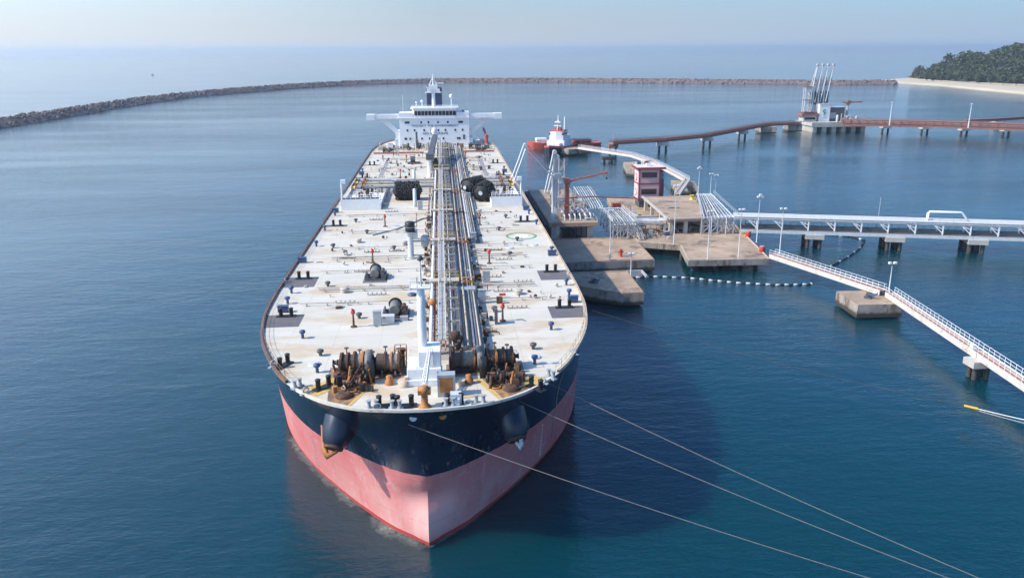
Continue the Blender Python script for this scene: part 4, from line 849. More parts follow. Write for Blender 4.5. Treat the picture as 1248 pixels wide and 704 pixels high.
MB().box(11.2, 12.2, SY + 1, SY + 2, DK + 13.2, DK + 14).build('signal_lamp', darkgrey, dh)
fn = MB().prism([(-2.9, SY + 20), (3.3, SY + 20), (3.5, SY + 27), (-3.1, SY + 27)], DK + 11, DK + 21.6).build('funnel', navy, ship)
MB().prism([(-2.6, SY + 20.3), (3.0, SY + 20.3), (3.2, SY + 26.7), (-2.8, SY + 26.7)], DK + 21.6, DK + 22.0).build('funnel_top', darkgrey, fn)
MB().box(-4.6, 4.9, SY + 17.2, SY + 27.5, DK, DK + 11.0).build('engine_casing', housewhite, ship)
# stern gear either side of the house
for x, y, w_, h, mt in ((-20.5, 236, 2.4, 1.4, creampipe), (-17.2, 238, 1.8, 2.4, white), (-14.8, 239, 1.0, 3.6, white), (17, 238, 2.4, 1.6, darkgrey), (20.3, 236, 2.0, 1.2, darkgrey), (-11.5, 240, 2.0, 1.5, creampipe), (10.5, 240, 1.6, 1.5, redpipe), (14, 237, 1.5, 1.7, rusty)):
    MB().box(x - w_ / 2, x + w_ / 2, y - .8, y + .8, DK, DK + h).box(x - w_ / 2 - .1, x + w_ / 2 + .1, y - .9, y + .9, DK + h, DK + h + .1).build('stern_locker', mt, ship)
rl = MB()
for s in (-1, 1):
    for z in (.6, 1.2): rl.tube([(s * 23.3, 230, DK + z), (s * 6, 230, DK + z)], .06, 5)
    for x in np.arange(6, 23.4, 1.9): rl.cyl((s * x, 230, DK), (s * x, 230, DK + 1.2), .06, 5)
rl.build('break_rail', brown, ship)
MB().tube([(-22.5, 222, DK + .5), (-4, 222, DK + .5)], .3, 8).build('fire_main', redpipe, ship); MB().tube([(22.5, 224, DK + .5), (11, 224, DK + .5)], .3, 8).build('fire_main', redpipe, ship)
sc_ = MB().lathe([(.7, 0), (.6, 3), (.8, 3.2), (.8, 4.2)], 12, (20.8, 246, DK)).beam((20.8, 246, DK + 3.9), (20.0, 254, DK + 6), .7, .8).build('stores_crane', tugred, ship)
MB().cyl((-7.0, 239, DK), (-7.0, 239, DK + 6.4), .4, 8).build('stern_vent_post', darkgrey, ship)
for s in (-1, 1): 
    b0 = winch(s * 17.5, 226.5, 0, (-2, 2), [(-1.6, .1, .9, 'flange'), (-1, .45, .7, 'dark'), (-.4, .1, .9, 'flange'), (.4, .4, .9, 'gear'), (1.2, .4, .65, 'dark'), (1.8, .2, .5, 'black')], (-1.8, .0, 1.9))

# ------------------------------------------------------------------ bow: anchor bolsters, anchors, lights in the bulwark
for s in (-1, 1):
    x = s * 9.9; yb = float(hull_y([x], 13)[0])
    a = Vector((x * .93, yb + 2.4, 17.0)); t_ = Vector((x * 1.09, yb - 2.2, 11.6)); d = t_ - a
    podb = MB().tube([a, a + d * .35, a + d * .75, a + d * .93, t_], [2.0, 2.05, 1.85, 1.45, .95], 24)
    pod = podb.build('anchor_bolster', M('bolster_navy', (.014, .022, .045), .28, .35, .8, rust=.28, rustcol=(.07, .045, .04), rscale=.5, streak=.3, bump=.2, bscale=1.5), ship)
    am = orange if s < 0 else palegrey
    dn = d.normalized(); sd = Vector((1, 0, 0)); tip = t_ + dn * .1; an = MB()
    ls = Vector((-1, 0, 0)) if s < 0 else Vector((.4, -.3, 0))
    e0 = a + d * .55 + ls * 2.05 + Vector((0, -.7, 0)); an.tube([e0, t_ + ls * 1.15 - dn * .2, t_ + ls * .6 + dn * .75], [.16, .3, .34], 8)
    an.tube([t_ + ls * 1.3 + dn * .1, t_ + ls * .5 + dn * .9, t_ - ls * .55 + dn * .35], [.22, .42, .2], 8)
    an.build('anchor', am, pod); MB().tube([t_ - dn * .25, t_ + dn * .12], [1.15, 1.1], 24).build('bolster_rim', rusty, pod)
pt = MB()
for x in (-1.1, 2.1):
    y = float(hull_y([x], 17.8)[0]); MB().lathe([(.4, 0), (.42, .12), (.3, .2)], 14, (x, y - .12, 17.9), 'y').build('hawse_hole', palegrey if x < 0 else orange, ship)
# boarding ladder hanging down the starboard bow
for x, z0, z1 in ((17.4, 18.6, 2.5),):
    P = [(x + .05, float(hull_y([x], z)[0]) - .12, z) for z in np.linspace(z0, z1, 14)]; MB().tube(P, .06, 5).build('draft_line', rope, ship)
dm_ = M('draft_mark_paint', (.62, .52, .50), .7, .1)
for s in (-1, 1):
    mb = MB()
    x = s * 15.2
    for i in range(9):
        z = 1.6 + i * .75; y = float(hull_y([x], z)[0]); mb.box(x - .16, x + .16, y - .06, y - .02, z, z + .35)
    mb.build('draft_marks', dm_, ship)

# ------------------------------------------------------------------ pneumatic fenders lying on the deck
def fender(x, y, z, rz, label, Lh=3.6, r_=2.35):
    t = empty('fender', (x, y, z), rz, label, 'fender', 'black pneumatic fenders lying on the tanker deck')
    pr_ = [(.25, -Lh - .25), (.6, -Lh - .1)] + [(r_ * math.sin(a), -Lh + r_ * .55 - r_ * .55 * math.cos(a)) for a in np.linspace(.35, 1.57, 6)] + [(r_ * math.sin(a), Lh - r_ * .55 + r_ * .55 * math.cos(a)) for a in np.linspace(1.57, .35, 6)] + [(.6, Lh + .1), (.25, Lh + .25)]
    MB().lathe([(a * .9, h) for a, h in pr_], 26, (0, 0, r_), 'x').build('body', rubber, t)
    for i in range(6):
        ty = MB(); xx = -Lh + .95 + i * (2 * Lh - 1.9) / 5
        for k in range(9):
            a = 2 * math.pi * (k + .5 * (i % 2)) / 9; c = Vector((xx, math.cos(a) * r_ * .93, r_ + math.sin(a) * r_ * .93)); u = Vector((1, 0, 0)); v = Vector((0, -math.sin(a), math.cos(a)))
            ty.tube([c + u * .42 * math.cos(q) + v * .62 * math.sin(q) for q in np.linspace(0, 2 * math.pi, 13)], .17, 6, False)
        ty.build('tyre_ring', rubber, t)
    for s in (-1, 1): MB().lathe([(.5, 0), (.55, .15), (.3, .3)], 14, (s * (Lh + .05) - (.3 if s < 0 else 0), 0, r_), 'x').build('end_flange', palegrey, t)
    return t
fender(-6.4, 127.5, DK, 0, 'black fender in a tyre net lying crosswise left of the pipe rack')
fender(11.3, 131.5, DK, R(68), 'black fender between the pipe rack and the two darker fender neighbours', 3.4, 2.2) if False else None
fender(11.0, 133, DK, R(50), 'rear black fender right of the pipe rack, lying at a slant')
fender(13.2, 124.6, DK, R(75), 'front black fender right of the pipe rack, showing its round end')

# ------------------------------------------------------------------ the jetty
PT = 3.3
def kerbed(name, poly, label, cat, z0=.35, z1=PT, kerb=True, group=None, piles=None, kmat=kerbred):
    cx, cy = sum(p[0] for p in poly) / len(poly), sum(p[1] for p in poly) / len(poly)
    t = empty(name, (cx, cy, 0), 0, label, cat, group); P = [(x - cx, y - cy) for x, y in poly]
    n = len(P); mb = MB(); mb.add([(x, y, z0) for x, y in P] + [(x, y, z1) for x, y in P], [tuple(reversed(range(n)))] + [(i, (i + 1) % n, n + (i + 1) % n, n + i) for i in range(n)]); mb.build('side_wall', concwall, t)
    MB().add([(x, y, z1) for x, y in P], [tuple(range(n))]).build('top_slab', concrete, t)
    if kerb:
        kb = MB()
        for i in range(n):
            a, b_ = Vector((*P[i], 0)), Vector((*P[(i + 1) % n], 0)); d = (b_ - a).normalized(); nn = Vector((-d.y, d.x, 0)) * .25
            a2, b2 = a + nn + d * .25, b_ + nn - d * .25; kb.beam((a2.x, a2.y, z1 + .11), (b2.x, b2.y, z1 + .11), .3, .2)
        kb.build('kerb', kmat, t)
    if piles:
        for (x, y) in piles: MB().cyl((x - cx, y - cy, -2), (x - cx, y - cy, z0 + .1), .55, 10).build('pile', pilemat, t)
    return t
def pgrid(x0, x1, y0, y1, nx, ny): return [(x, y) for x in np.linspace(x0, x1, nx) for y in np.linspace(y0, y1, ny)]
kerbed('breasting_dolphin', [(27.5, 101), (36.6, 94.2), (42.2, 90), (47.4, 90), (47.8, 108.8), (27.5, 108.8)], 'small concrete mooring platform nearest the tanker bow with a slanted front edge', 'platform', .55, PT, True, None, pgrid(31, 45, 97, 106, 3, 3))
kerbed('breasting_platform', [(31, 117.8), (57.4, 118.6), (57.8, 145), (31, 145)], 'square concrete platform between the small front platform and the loading deck', 'platform', .5, PT, True, None, pgrid(34, 55, 121, 142, 4, 3))
kerbed('jetty_head', [(65.8, 117), (87.5, 116.4), (93.2, 156), (97, 206), (63, 209), (57.8, 165), (57.8, 138.8), (68.6, 134)], 'large stained concrete jetty head with lamp posts and a notch in its front', 'platform', 1.75, PT, True, None, pgrid(68, 85, 119.5, 130, 4, 2) + [(x, 150) for x in (61, 68, 75, 82, 89)], buff)
# front fascia beam hung below the jetty head and ladders
# loading platform beside the tanker
lp = empty('loading_platform', (40, 173, 0), 0, 'raised concrete loading deck on square pillars right beside the tanker', 'platform')
MB().box(-7, 7.4, -28, 29, 6.9, 8.0).build('deck_slab', concrete, lp)
for y in np.arange(-26, 29, 9):
    for x in (-5.4, 5.2): MB().box(x - .8, x + .8, y - .8, y + .8, -1, 6.9).build('pillar', farconc, lp)
rl = MB()
for z in (8.55, 9.1): rl.tube([(-6.8, 29, z), (-6.8, -27.8, z), (7.2, -27.8, z), (7.2, 29, z)], .05, 5)
for y in np.arange(-27.8, 29, 2):
    for x in (-6.8, 7.2): rl.cyl((x, y, 8), (x, y, 9.1), .05, 4)
for x in np.arange(-4.8, 7, 2): rl.cyl((x, -27.8, 8), (x, -27.8, 9.1), .05, 4)
rl.build('railing', galv, lp)
MB().box(-8.2, -7, -28, 29, 2.0, 7.6).build('fender_panel', rubber, lp)
# raised slab on columns with stored gear underneath
rs = empty('raised_deck', (78, 167, 0), 0, 'raised flat concrete roof deck on columns standing on the jetty head', 'platform')
pl = [(-8.9, -19.4), (2.6, -18.6), (10.5, 19.5), (-7.2, 18.0)]
MB().prism(pl, 6.9, 7.8).build('deck_slab', concrete, rs)
for x, y in ((-8, -18.4), (-3.5, -18.2), (1.7, -17.8), (-7.6, -6), (3, -6), (-7.3, 6), (5.5, 6), (-6.6, 17), (8.8, 17.6)): MB().box(x - .55, x + .55, y - .55, y + .55, PT, 6.9).build('pillar', farconc, rs)
MB().beam((-9.3, -19.4, 7.9), (-7.6, 18, 7.9), .7, .5).beam((-9, -19.7, 7.9), (2.4, -18.95, 7.9), .6, .45).build('edge_beam', farconc, rs)
MB().box(-5, -1, -3, 1, 7.8, 8.15).box(-5, 2, 8, 9, 7.8, 8.0).build('hatch_cover', concwall, rs)
# pipes and frame left of the slab
fq = empty('low_pipe_frame', (64, 158, PT), 0, 'low concrete frame with white pipes between the loading deck and the raised deck', 'pipe rack')
for i, y in enumerate((-8, -3, 2)):
    MB().box(-5.5, 4.8, y - .4, y + .4, 2.6, 3.2).box(-5.5, -4.9, y - .35, y + .35, 0, 2.6).box(4.2, 4.8, y - .35, y + .35, 0, 2.6).build('cross_beam', farconc, fq)
for k in range(4): MB().cyl((-7, -7.4 + k * 1.0, 3.6), (5.2, -7.4 + k * 1.0, 3.6), .28, 8).build('pipe', galv if k % 2 else white, fq)
for nm, x, y, w_, h, mt, lb in (('storage_crate', 71.5, 149.5, 1.4, 1.2, blue, 'blue crate on the ground under the edge of the raised deck'), ('storage_box', 74.0, 151.5, 1.2, 1.0, white, 'white box in the shade under the raised deck'), ('pump_unit', 68.2, 146.5, 1.5, 1.1, blue, 'blue pump unit on the jetty head in front of the low pipe frame'), ('storage_drum', 77.0, 152.5, .8, 1.1, galv, 'grey drum in the shade under the raised deck')):
    t = empty(nm, (x, y, PT), .2, lb, nm.split('_')[1])
    if 'drum' in nm: MB().lathe([(.5, 0), (.53, .1), (.5, .4), (.53, .55), (.5, .7), (.53, 1.05), (.48, 1.1)], 14).build('body', mt, t)
    else:
        MB().box(-w_ / 2, w_ / 2, -.6, .6, .12, h).build('body', mt, t, bevel=.05); MB().box(-w_ / 2 - .04, w_ / 2 + .04, -.64, .64, h, h + .1).build('lid', grey, t); MB().box(-w_ / 2 + .1, -w_ / 2 + .3, -.6, .6, 0, .12).box(w_ / 2 - .3, w_ / 2 - .1, -.6, .6, 0, .12).build('skid', black, t)

# pink control tower
ct = empty('control_tower', (69.9, 189.5, PT), 0, 'four storey pink control tower with maroon trim and dark windows', 'building')
W, D_, H_ = 7.6, 6.4, 13.6
MB().box(0, W, 0, D_, 2.4, H_).build('wall', pink, ct); MB().box(.5, W - .5, .4, D_ - .4, 0, 2.4).build('plinth', darkgrey, ct)
MB().box(-.9, W + 1.5, -.9, D_ + .9, H_, H_ + .35).build('roof', M('pale_roof', (.6, .54, .53), .8, .1, .5), ct)
MB().box(-.95, W + 1.55, -.95, -.9, H_ - .35, H_ + .4).box(-.95, -.9, -.9, D_ + .9, H_ - .35, H_ + .4).box(W + 1.5, W + 1.55, -.9, D_ + .9, H_ - .35, H_ + .4).build('roof_trim', maroon, ct)
for z in (8.0, 2.6): MB().box(-.12, W + .12, -.12, D_ + .12, z, z + .5).build('floor_band', maroon, ct)
for x in (.0, W - .45): MB().box(x, x + .45, -.10, 0, 2.4, H_ - .36).build('corner_trim', maroon, ct)
for z in (4.6, 10.3):
    f_ = MB().box(1.0, W - 1.2, -.09, -.01, z, z + 1.9).build('window', maroon, ct)
    MB().box(1.15, W - 1.35, -.13, -.09, z + .12, z + 1.78).build('pane', glass, f_)
MB().box(-.07, -.01, 1.2, 5.2, 3.2, H_ - .6).build('side_panel', M('white_wall_panel', (.72, .66, .66), .7, .08), ct)
for z in (5.0, 10.2): 
    arc = MB().tube([(-.13, 3.2 + 1.1 * math.cos(a), z + 1.2 * math.sin(a)) for a in np.linspace(.9, 5.4, 16)], .16, 6); arc.build('wall_mark', redp, ct)
MB().box(W, W + 1.6, 1.0, 5.0, 2.4, 9.5).build('stair_shaft', darkgrey, ct)
MB().cyl((1.5, 3, H_), (1.5, 3, H_ + 3), .08, 6).box(3, 4.5, 2, 3.5, H_ + .35, H_ + 1.3).build('roof_unit', white, ct)

def lamp_post(x, y, z0, h, label, heads=1, mat=galv, nm='lamp_post'):
    t = empty(nm, (x, y, z0), 0, label, 'lamp post', 'lamp posts on the jetty')
    MB().lathe([(.3, 0), (.3, .15), (.14, .2), (.09, h)], 10).build('pole', mat, t)
    MB().box(-.75, .75, -.06, .06, h - .15, h).build('crossbar', mat, t)
    for sx in ((-.6, .6) if heads > 1 else (-.5, .5)): MB().box(sx - .3, sx + .3, -.35, .25, h, h + .4).build('floodlight', white, t)
    if heads > 2: MB().box(-.35, .35, -.35, .25, h + .5, h + .95).box(-.06, .06, -.06, .06, h, h + .5).build('floodlight', white, t)
    return t
for x, y, h, lb, hd in ((67, 134.8, 16.5, 'tall lamp post in front of the left corner of the raised deck', 1), (71.3, 118.2, 12.5, 'lamp post at the front edge of the jetty head near its left corner', 1), (79.2, 117.2, 13, 'lamp post in the middle of the front edge of the jetty head', 1), (91.2, 135.2, 12.8, 'lamp post beside the red and yellow drums on the jetty head', 3), (92.4, 122.0, 12, 'lamp post where the walkway leaves the jetty head', 2), (95.6, 203, 11, 'left lamp post behind the white pipe gantry, with a double head', 3), (101.5, 207, 8.4, 'middle lamp post behind the white pipe gantry', 1), (103.6, 207.5, 7.8, 'right lamp post behind the white pipe gantry', 1), (45.6, 119.5, 13, 'lamp post at the front left corner of the square concrete platform', 1), (47.6, 104.3, 5.4, 'short lamp post at the back corner of the small front platform', 1), (102.4, 85.2, 6.6, 'short lamp post on the walkway block out in the water', 2)):
    lamp_post(x, y, PT, h, lb, hd)

# small things on the platforms
def drum(x, y, mat, lb):
    t = empty('oil_drum', (x, y, PT), 0, lb, 'drum', 'drums on the jetty head')
    MB().lathe([(.75, 0), (.8, .1), (.75, .5), (.8, .7), (.75, .9), (.8, 1.5), (.72, 1.6)], 16).build('body', mat, t); MB().lathe([(.6, 1.6), (.6, 1.68)], 14).build('lid', grey, t)
drum(91.0, 145.5, M('yellow_drum_paint', (.65, .45, .04), .5, .1), 'yellow drum at the right edge of the jetty head'); drum(91.3, 142, redp, 'red drum beside the yellow drum on the jetty head'); drum(88.3, 124, redp, 'red drum next to the start of the walkway')
for x, y, lb in ((49.3, 123, 'red fire hydrant near the front edge of the square platform'),):
    t = empty('fire_hydrant', (x, y, PT), 0, lb, 'hydrant'); MB().lathe([(.55, 0), (.4, .2), (.36, 1.7), (.45, 1.8), (.3, 2.1)], 14).build('body', redp, t); MB().cyl((-.7, 0, 1.3), (.7, 0, 1.3), .18, 10).build('outlet', redp, t)
def hook(x, y, lb, a):
    t = empty('mooring_hook', (x, y, PT), a, lb, 'mooring hook', 'blue quick release mooring hooks')
    MB().box(-.9, .9, -.7, .7, 0, .35).lathe([(.5, .35), (.42, 1.0), (.5, 1.1)], 14).build('base', darkgrey, t)
    for k in (-.35, .35): MB().tube([(k, 0, .9), (k * 1.5, -1.0, .8), (k * 1.6, -1.7, 1.0), (k * 1.6, -1.8, 1.35)], [.24, .2, .16, .1], 8).build('hook', blue, t)
hook(37.5, 99.5, 'blue mooring hook in the shadow on the small front platform', .3); hook(95.5, 81.5, 'blue mooring hook on the walkway block out in the water', .9)
for k in range(7): 
    x, y = 40.5 + k * .62, 91.2 + 0 * k
def stacked_tube(name, pts, r_, mat, parent, n=8): return MB().tube(pts, r_, n).build(name, mat, parent)
# low parapet wall on the square platform
pw = MB().box(42.6, 53, 113.8, 114.2, -.2, 2.0).box(42.6, 43, 108.9, 113.8, 1.4, 2.0).box(52.6, 53, 108.9, 113.8, 1.4, 2.0).build('access_gangway', galv); tag(pw, 'grey steel access bridge joining the small front platform and the square platform', 'gangway')

jp = empty('pipework', (74, 150, PT), 0, 'low jumble of pipes and valves on the jetty head around the raised deck', 'pipework')
for nm, mt, cnt in (('small_pipework', galv, 30), ('small_pipework', rusty, 22), ('small_pipework', darkgrey, 24)):
    g = MB(); rj = random.Random(cnt)
    for _ in range(cnt):
        x, y = (rj.uniform(-15, -6), rj.uniform(-9, 38)) if rj.random() < .55 else (rj.uniform(-5, 6), rj.uniform(0, 10)); h = rj.uniform(.3, 1.6); dx, dy = rj.choice(((rj.uniform(1, 4), 0), (0, rj.uniform(2, 6))))
        if rj.random() < .75: g.tube([(x, y, 0), (x, y, h), (x + dx, y + dy, h), (x + dx, y + dy, 0)], rj.uniform(.07, .18), 6)
        else: g.box(x - .5, x + .5, y - .4, y + .4, 0, h)
    g.build(nm, mt, jp)['kind'] = 'stuff'
# white pipe gantries
def gantry(name, label, cols, pipes, loc=(0, 0, 0), extra=None):
    t = empty(name, loc, 0, label, 'pipe gantry')
    fr = MB()
    for (x, y, z0, z1) in cols: fr.beam((x, y, z0), (x, y, z1), .28, .28)
    if extra:
        for a, b_ in extra: fr.beam(a, b_, .18, .22)
    fr.build('steel_frame', M('gantry_steel', (.44, .46, .48), .5, .2, .8, rust=.2, rustcol=(.3, .2, .13)), t)
    for i_, (pts, r_) in enumerate(pipes): MB().tube(pts, r_, 8).build('pipe', galv if i_ % 2 else palegrey, t)
    return t
# right: pipes come off the trestle, over the frame and down to the jetty head
pipes = []; cols = []; extra = []
for k in range(9):
    xf, xb = -7.2 + k * 1.12, .6 + k * .58
    pipes.append((([(xf, -14.4, .2), (xf, -14.4, 4.4)] if k in (2, 6) else [(xf + .1, -14, 4.9)]) + [(xf + .2, -13.6, 5.0), (xb, 16, 6.4), (xb + .3, 19, 6.3), (xb + .4, 20, 4.5), (xb + .4, 20, 2)], .13 if k % 4 else .2))
for k in range(4): pipes.append(([(4.5 + k * .5, -12.0 - k * .5, 5.3), (1.5, -11.6 - k * .5, 5.2 - k * .2), (-6, -11.4 - k * .6, 4.7 - k * .3)], .2))
for y, x0, x1, z in ((-13.4, -7.6, 2.2, 4.9), (-9, -6.4, 2.8, 5.1), (-3, -4.6, 3.6, 5.3), (4, -2.6, 4.4, 5.7), (11, -.6, 5.0, 6.0), (17, .6, 5.6, 6.2)):
    for x in np.linspace(x0, x1, 5): cols.append((x, y, 0, z))
    extra += [((x0 - .3, y, z), (x1 + .3, y, z)), ((x0, y, z * .5), (x1, y, z * .5))]
    xs = np.linspace(x0, x1, 5)
    for a, b_ in zip(xs[:-1], xs[1:]): extra.append(((a, y, .1), (b_, y, z * .5))); extra.append(((a, y, z), (b_, y, z * .5)))
g3 = gantry('pipe_gantry', 'big white gantry where the pipes slope from the trestle down to the jetty head', cols, pipes, (86.3, 160, PT), extra)
rl = MB()
for o_ in (-8.0, 3.2):
    a, b_ = Vector((o_, -14, 5.2)), Vector((.3 if o_ < 0 else 5.9, 17, 6.6))
    for dz in (.6, 1.2): rl.tube([a + Vector((0, 0, dz)), b_ + Vector((0, 0, dz))], .05, 5)
    for t_ in np.linspace(0, 1, 17): q = a.lerp(b_, t_); rl.cyl(q, q + Vector((0, 0, 1.2)), .05, 4)
rl.build('handrail', galv, g3)
# middle: stair tower and pipe bundle between loading deck and jetty head
pipes = [([(-3.2 + k * .7, 12, 5.0), (-3.1 + k * .7, 6, 6.0), (-3 + k * .75, -7, 5.2), (-2.7 + k * .75, -10, 4.2)] + ([(-2.7 + k * .75, -10.3, .4)] if k in (1, 5) else []), .1 if k % 4 else .17) for k in range(9)]
cols = [(x, y, 0, 5.2) for x in (-3.2, -1, 1, 3.2) for y in (-9.4, -4.5, 0, 4.5, 9)]
extra = [((-3.2, y, z), (3.2, y, z)) for y in (-9.4, -4.5, 0, 4.5, 9) for z in (2.6, 5.1)] + [((x, -9, 5.1), (x, 9, 5.1)) for x in (-3.2, 0, 3.2)]
for y in (-9.4, -4.5, 0, 4.5, 9):
    for a, b_ in ((-3.2, -1), (-1, 1), (1, 3.2)): extra += [((a, y, .2), (b_, y, 2.6)), ((b_, y, 2.6), (a, y, 5.1)), ((a, y, 2.6), (b_, y, 5.1))]
g2 = gantry('pipe_gantry', 'white pipe gantry and stairs stepping down at the back of the square platform', cols, pipes, (54.6, 152.5, PT), extra)
stp = MB()
for sx in (-.6, .6): stp.beam((3.4 + sx, -2, 6.6), (4.6 + sx, -12, .4), .12, .35)
for i in range(16): t_ = i / 15; stp.box(2.85 + 1.2 * t_, 3.95 + 1.2 * t_, -2 - 10 * t_ - .15, -2 - 10 * t_ + .15, 6.55 - 6.1 * t_, 6.62 - 6.1 * t_)
for sx in (-.6, .6): stp.tube([(3.4 + sx, -2, 7.7), (4.6 + sx, -12, 1.5)], .06, 5)
stp.build('stairs', galv, g2)
rl = MB()
for x in (-3.4, 3.4):
    for dz in (6.0, 6.6): rl.tube([(x, -9.4, dz), (x, 9, dz)], .05, 5)
    for y in np.arange(-9.4, 9.1, 1.5): rl.cyl((x, y, 5.1), (x, y, 6.6), .05, 4)
rl.build('handrail', white, g2)
# left: stacked loading headers on the loading deck
pipes = [([(-1.2 + k * .8, -8, .8), (-1.2 + k * .8, -6, 1.5), (-1.4 + k * .8, 9, 3.6), (-1.5 + k * .8, 15, 4.3), (-1.5 + k * .8, 15.6, 1.6)], .11 if k % 3 else .19) for k in range(8)]
cols = [(x, y, 0, z) for x in (-1.5, .5, 2.5, 4.8) for y, z in ((-6, 1.4), (-1, 2.0), (4, 2.8), (10, 3.6), (14, 4.2))]
extra = [((-1.8, y, z), (5.2, y, z)) for y, z in ((-6, 1.3), (-1, 1.9), (4, 2.7), (10, 3.5), (14, 4.1))]
gantry('pipe_gantry', 'bundle of white loading pipes rising on the loading deck behind the red crane', cols, pipes, (49.5, 178, 6.2), extra)
hdr = empty('pipe_manifold', (41.5, 149.5, 8.0), 0, 'tangle of white valves and short pipes at the front of the loading deck', 'manifold')
for k in range(6):
    x = -3.5 + k * 1.55; MB().tube([(x, -1.5, .2), (x, -1.5, 1.4), (x, 1, 1.8), (x, 6, 1.8)], .25, 8).build('pipe', white, hdr); MB().lathe([(.5, -.3), (.35, 0), (.5, .3)], 10, (x, .8, 1.8), 'y').cyl((x, .8, 1.8), (x, .8, 2.8), .07, 5).lathe([(.38, 2.8), (.38, 2.9)], 10, (x, .8, 0)).build('valve', galv, hdr)
MB().cyl((-4.2, 4.5, 1.1), (5.2, 4.5, 1.1), .35, 10).build('header', palegrey, hdr)

rq = random.Random(5)
for nm, mt, cnt in (('small_pipework', galv, 60), ('small_pipework', grey, 46), ('small_pipework', rusty, 20), ('small_pipework', creampipe, 22)):
    g = MB()
    for _ in range(cnt):
        x, y = rq.uniform(-3.8, 8), rq.uniform(-2, 40); h = rq.uniform(.6, 2.6)
        k = rq.random(); dx, dy = rq.choice(((rq.uniform(1, 3), 0), (0, rq.uniform(2, 5)), (.01, .01)))
        x = min(x, 5.2 - dx)
        if k < .7: g.tube([(x, y, 0), (x, y, h), (x + dx, y + dy, h), (x + dx, y + dy, 0)], rq.uniform(.06, .16), 6)
        else: g.box(x - .4, x + .4, y - .3, y + .3, 0, h * .6)
    g.build(nm, mt, hdr)['kind'] = 'stuff'
# loading arms: riser, folded arms
def arm(x, y, label, h, pts_in, pts_out, twin=.55):
    t = empty('marine_loader', (x, y, 8.0), 0, label, 'loading arm', 'white loading arms on the loading deck')
    MB().lathe([(.9, 0), (.9, .2), (.45, .5), (.42, h - .8), (.6, h - .6), (.6, h)], 12).build('riser', palegrey, t)
    for o_ in (-twin, twin):
        MB().tube([(p[0] + o_, p[1] + o_, p[2]) for p in pts_in], .16, 8).build('inner_arm', M('pinkish_arm_paint', (.55, .45, .44), .5, .1) if len(pts_out) == 4 else galv, t)
        MB().tube([(p[0] + o_, p[1] + o_, p[2]) for p in pts_out], .2, 8).build('outer_arm', white, t)
    MB().lathe([(.6, -.8), (.65, 0), (.6, .8)], 14, pts_in[-1], 'y').build('swivel_joint', galv, t)
    MB().box(pts_in[0][0] + .3, pts_in[0][0] + 2.4, -.6, .6, pts_in[0][2] - 1.0, pts_in[0][2] + .6).build('counterweight', grey, t)
    return t
arm(34.6, 149, 'white loading arm swung out over the rail and coupled to the tanker', 13.4, [(0, 0, 13.2), (-8.1, 0, 22)], [(-8.1, 0, 22), (-9.6, 0, 17.8), (-11.0, 0, 14.2), (-11.8, 0, 11.6)])
arm(36.0, 155, 'tall parked loading arm folded upright beside the tanker, the left one', 18.6, [(0, 0, 3.5), (-.2, 0, 19.2)], [(-.2, 0, 19.2), (-1.4, 0, 13), (-2.7, 0, 7.2)], .5)
arm(37.0, 158.5, 'tall parked loading arm standing just right of the other parked arm', 16.8, [(0, 0, 3.5), (.1, 0, 17.4)], [(.1, 0, 17.4), (-.6, 0, 11), (-1.4, 0, 6.0)], .4)
gt = empty('gangway_tower', (37.6, 153, 8), 0, 'slim grey lattice gangway tower among the loading arms', 'tower')
mb = MB()
for sx in (-.8, .8):
    for sy in (-.8, .8): mb.beam((sx, sy, 0), (sx, sy, 17.5), .16, .16)
for k in range(9):
    z = k * 1.95
    for sx in (-.8, .8): mb.tube([(sx, -.8 if k % 2 else .8, z), (sx, .8 if k % 2 else -.8, z + 1.95)], .06, 5); mb.tube([(-.8 if k % 2 else .8, sx, z), (.8 if k % 2 else -.8, sx, z + 1.95)], .06, 5)
mb.build('lattice', galv, gt)
mb = MB().beam((0, 0, 9.5), (1.6, 0, 8.8), .9, .15)
for z in (6, 12): mb.box(-1.1, 1.1, -1.1, 1.1, z, z + .12)
mb.build('landing', grey, gt)
# red pedestal crane
rc = empty('pedestal_crane', (38.9, 150.2, 8.0), 0, 'faded red pedestal crane with a long thin jib on the loading deck', 'crane')
MB().lathe([(.95, 0), (.85, .4), (.72, .6), (.6, 11.2), (.75, 11.4), (.75, 12.2)], 14).lathe([(1.3, 4.2), (1.3, 4.4)], 14).build('pedestal', redcrane, rc)
MB().box(-.8, .8, -.9, .9, 10.4, 12.0).build('slew_housing', redcrane, rc)
MB().beam((.6, 0, 11.2), (11.4, 0, 13.6), .35, .5).tube([(0, 0, 12.1), (5, 0, 12.7)], .05, 5).box(10.9, 11.9, -.4, .4, 13.2, 13.9).build('jib', redcrane, rc)
MB().cyl((11.6, 0, 13.3), (11.6, 0, 12.1), .05, 5).box(11.4, 11.8, -.2, .2, 11.6, 12.2).build('hook_block', black, rc)
rp = MB().tube([(40, 171.5, 10.4), (52, 178, 9.6), (69.4, 189, 6.6)], .22, 8).build('red_pipe', redcrane); tag(rp, 'thin red pipe running from the loading deck towards the pink tower', 'pipe')
rb = empty('red_cabinet', (61.5, 186, PT), 0, 'dull red equipment cabinet left of the pink tower', 'cabinet'); MB().box(-1.5, 1.5, -1, 1, 0, 2.6).build('body', redcrane, rb); MB().box(-1.1, -.1, -1.03, -1.0, .2, 2.3).box(.1, 1.1, -1.03, -1.0, .2, 2.3).build('door', maroon, rb)
yw = empty('yellow_winch', (85.5, 178.5, 7.8), 0, 'small yellow capstan behind the raised deck near the white gantry', 'capstan'); MB().lathe([(.9, 0), (.6, .4), (.5, 1.2), (.9, 1.5)], 14).build('body', M('capstan_yellow', (.6, .45, .05), .5, .2), yw)

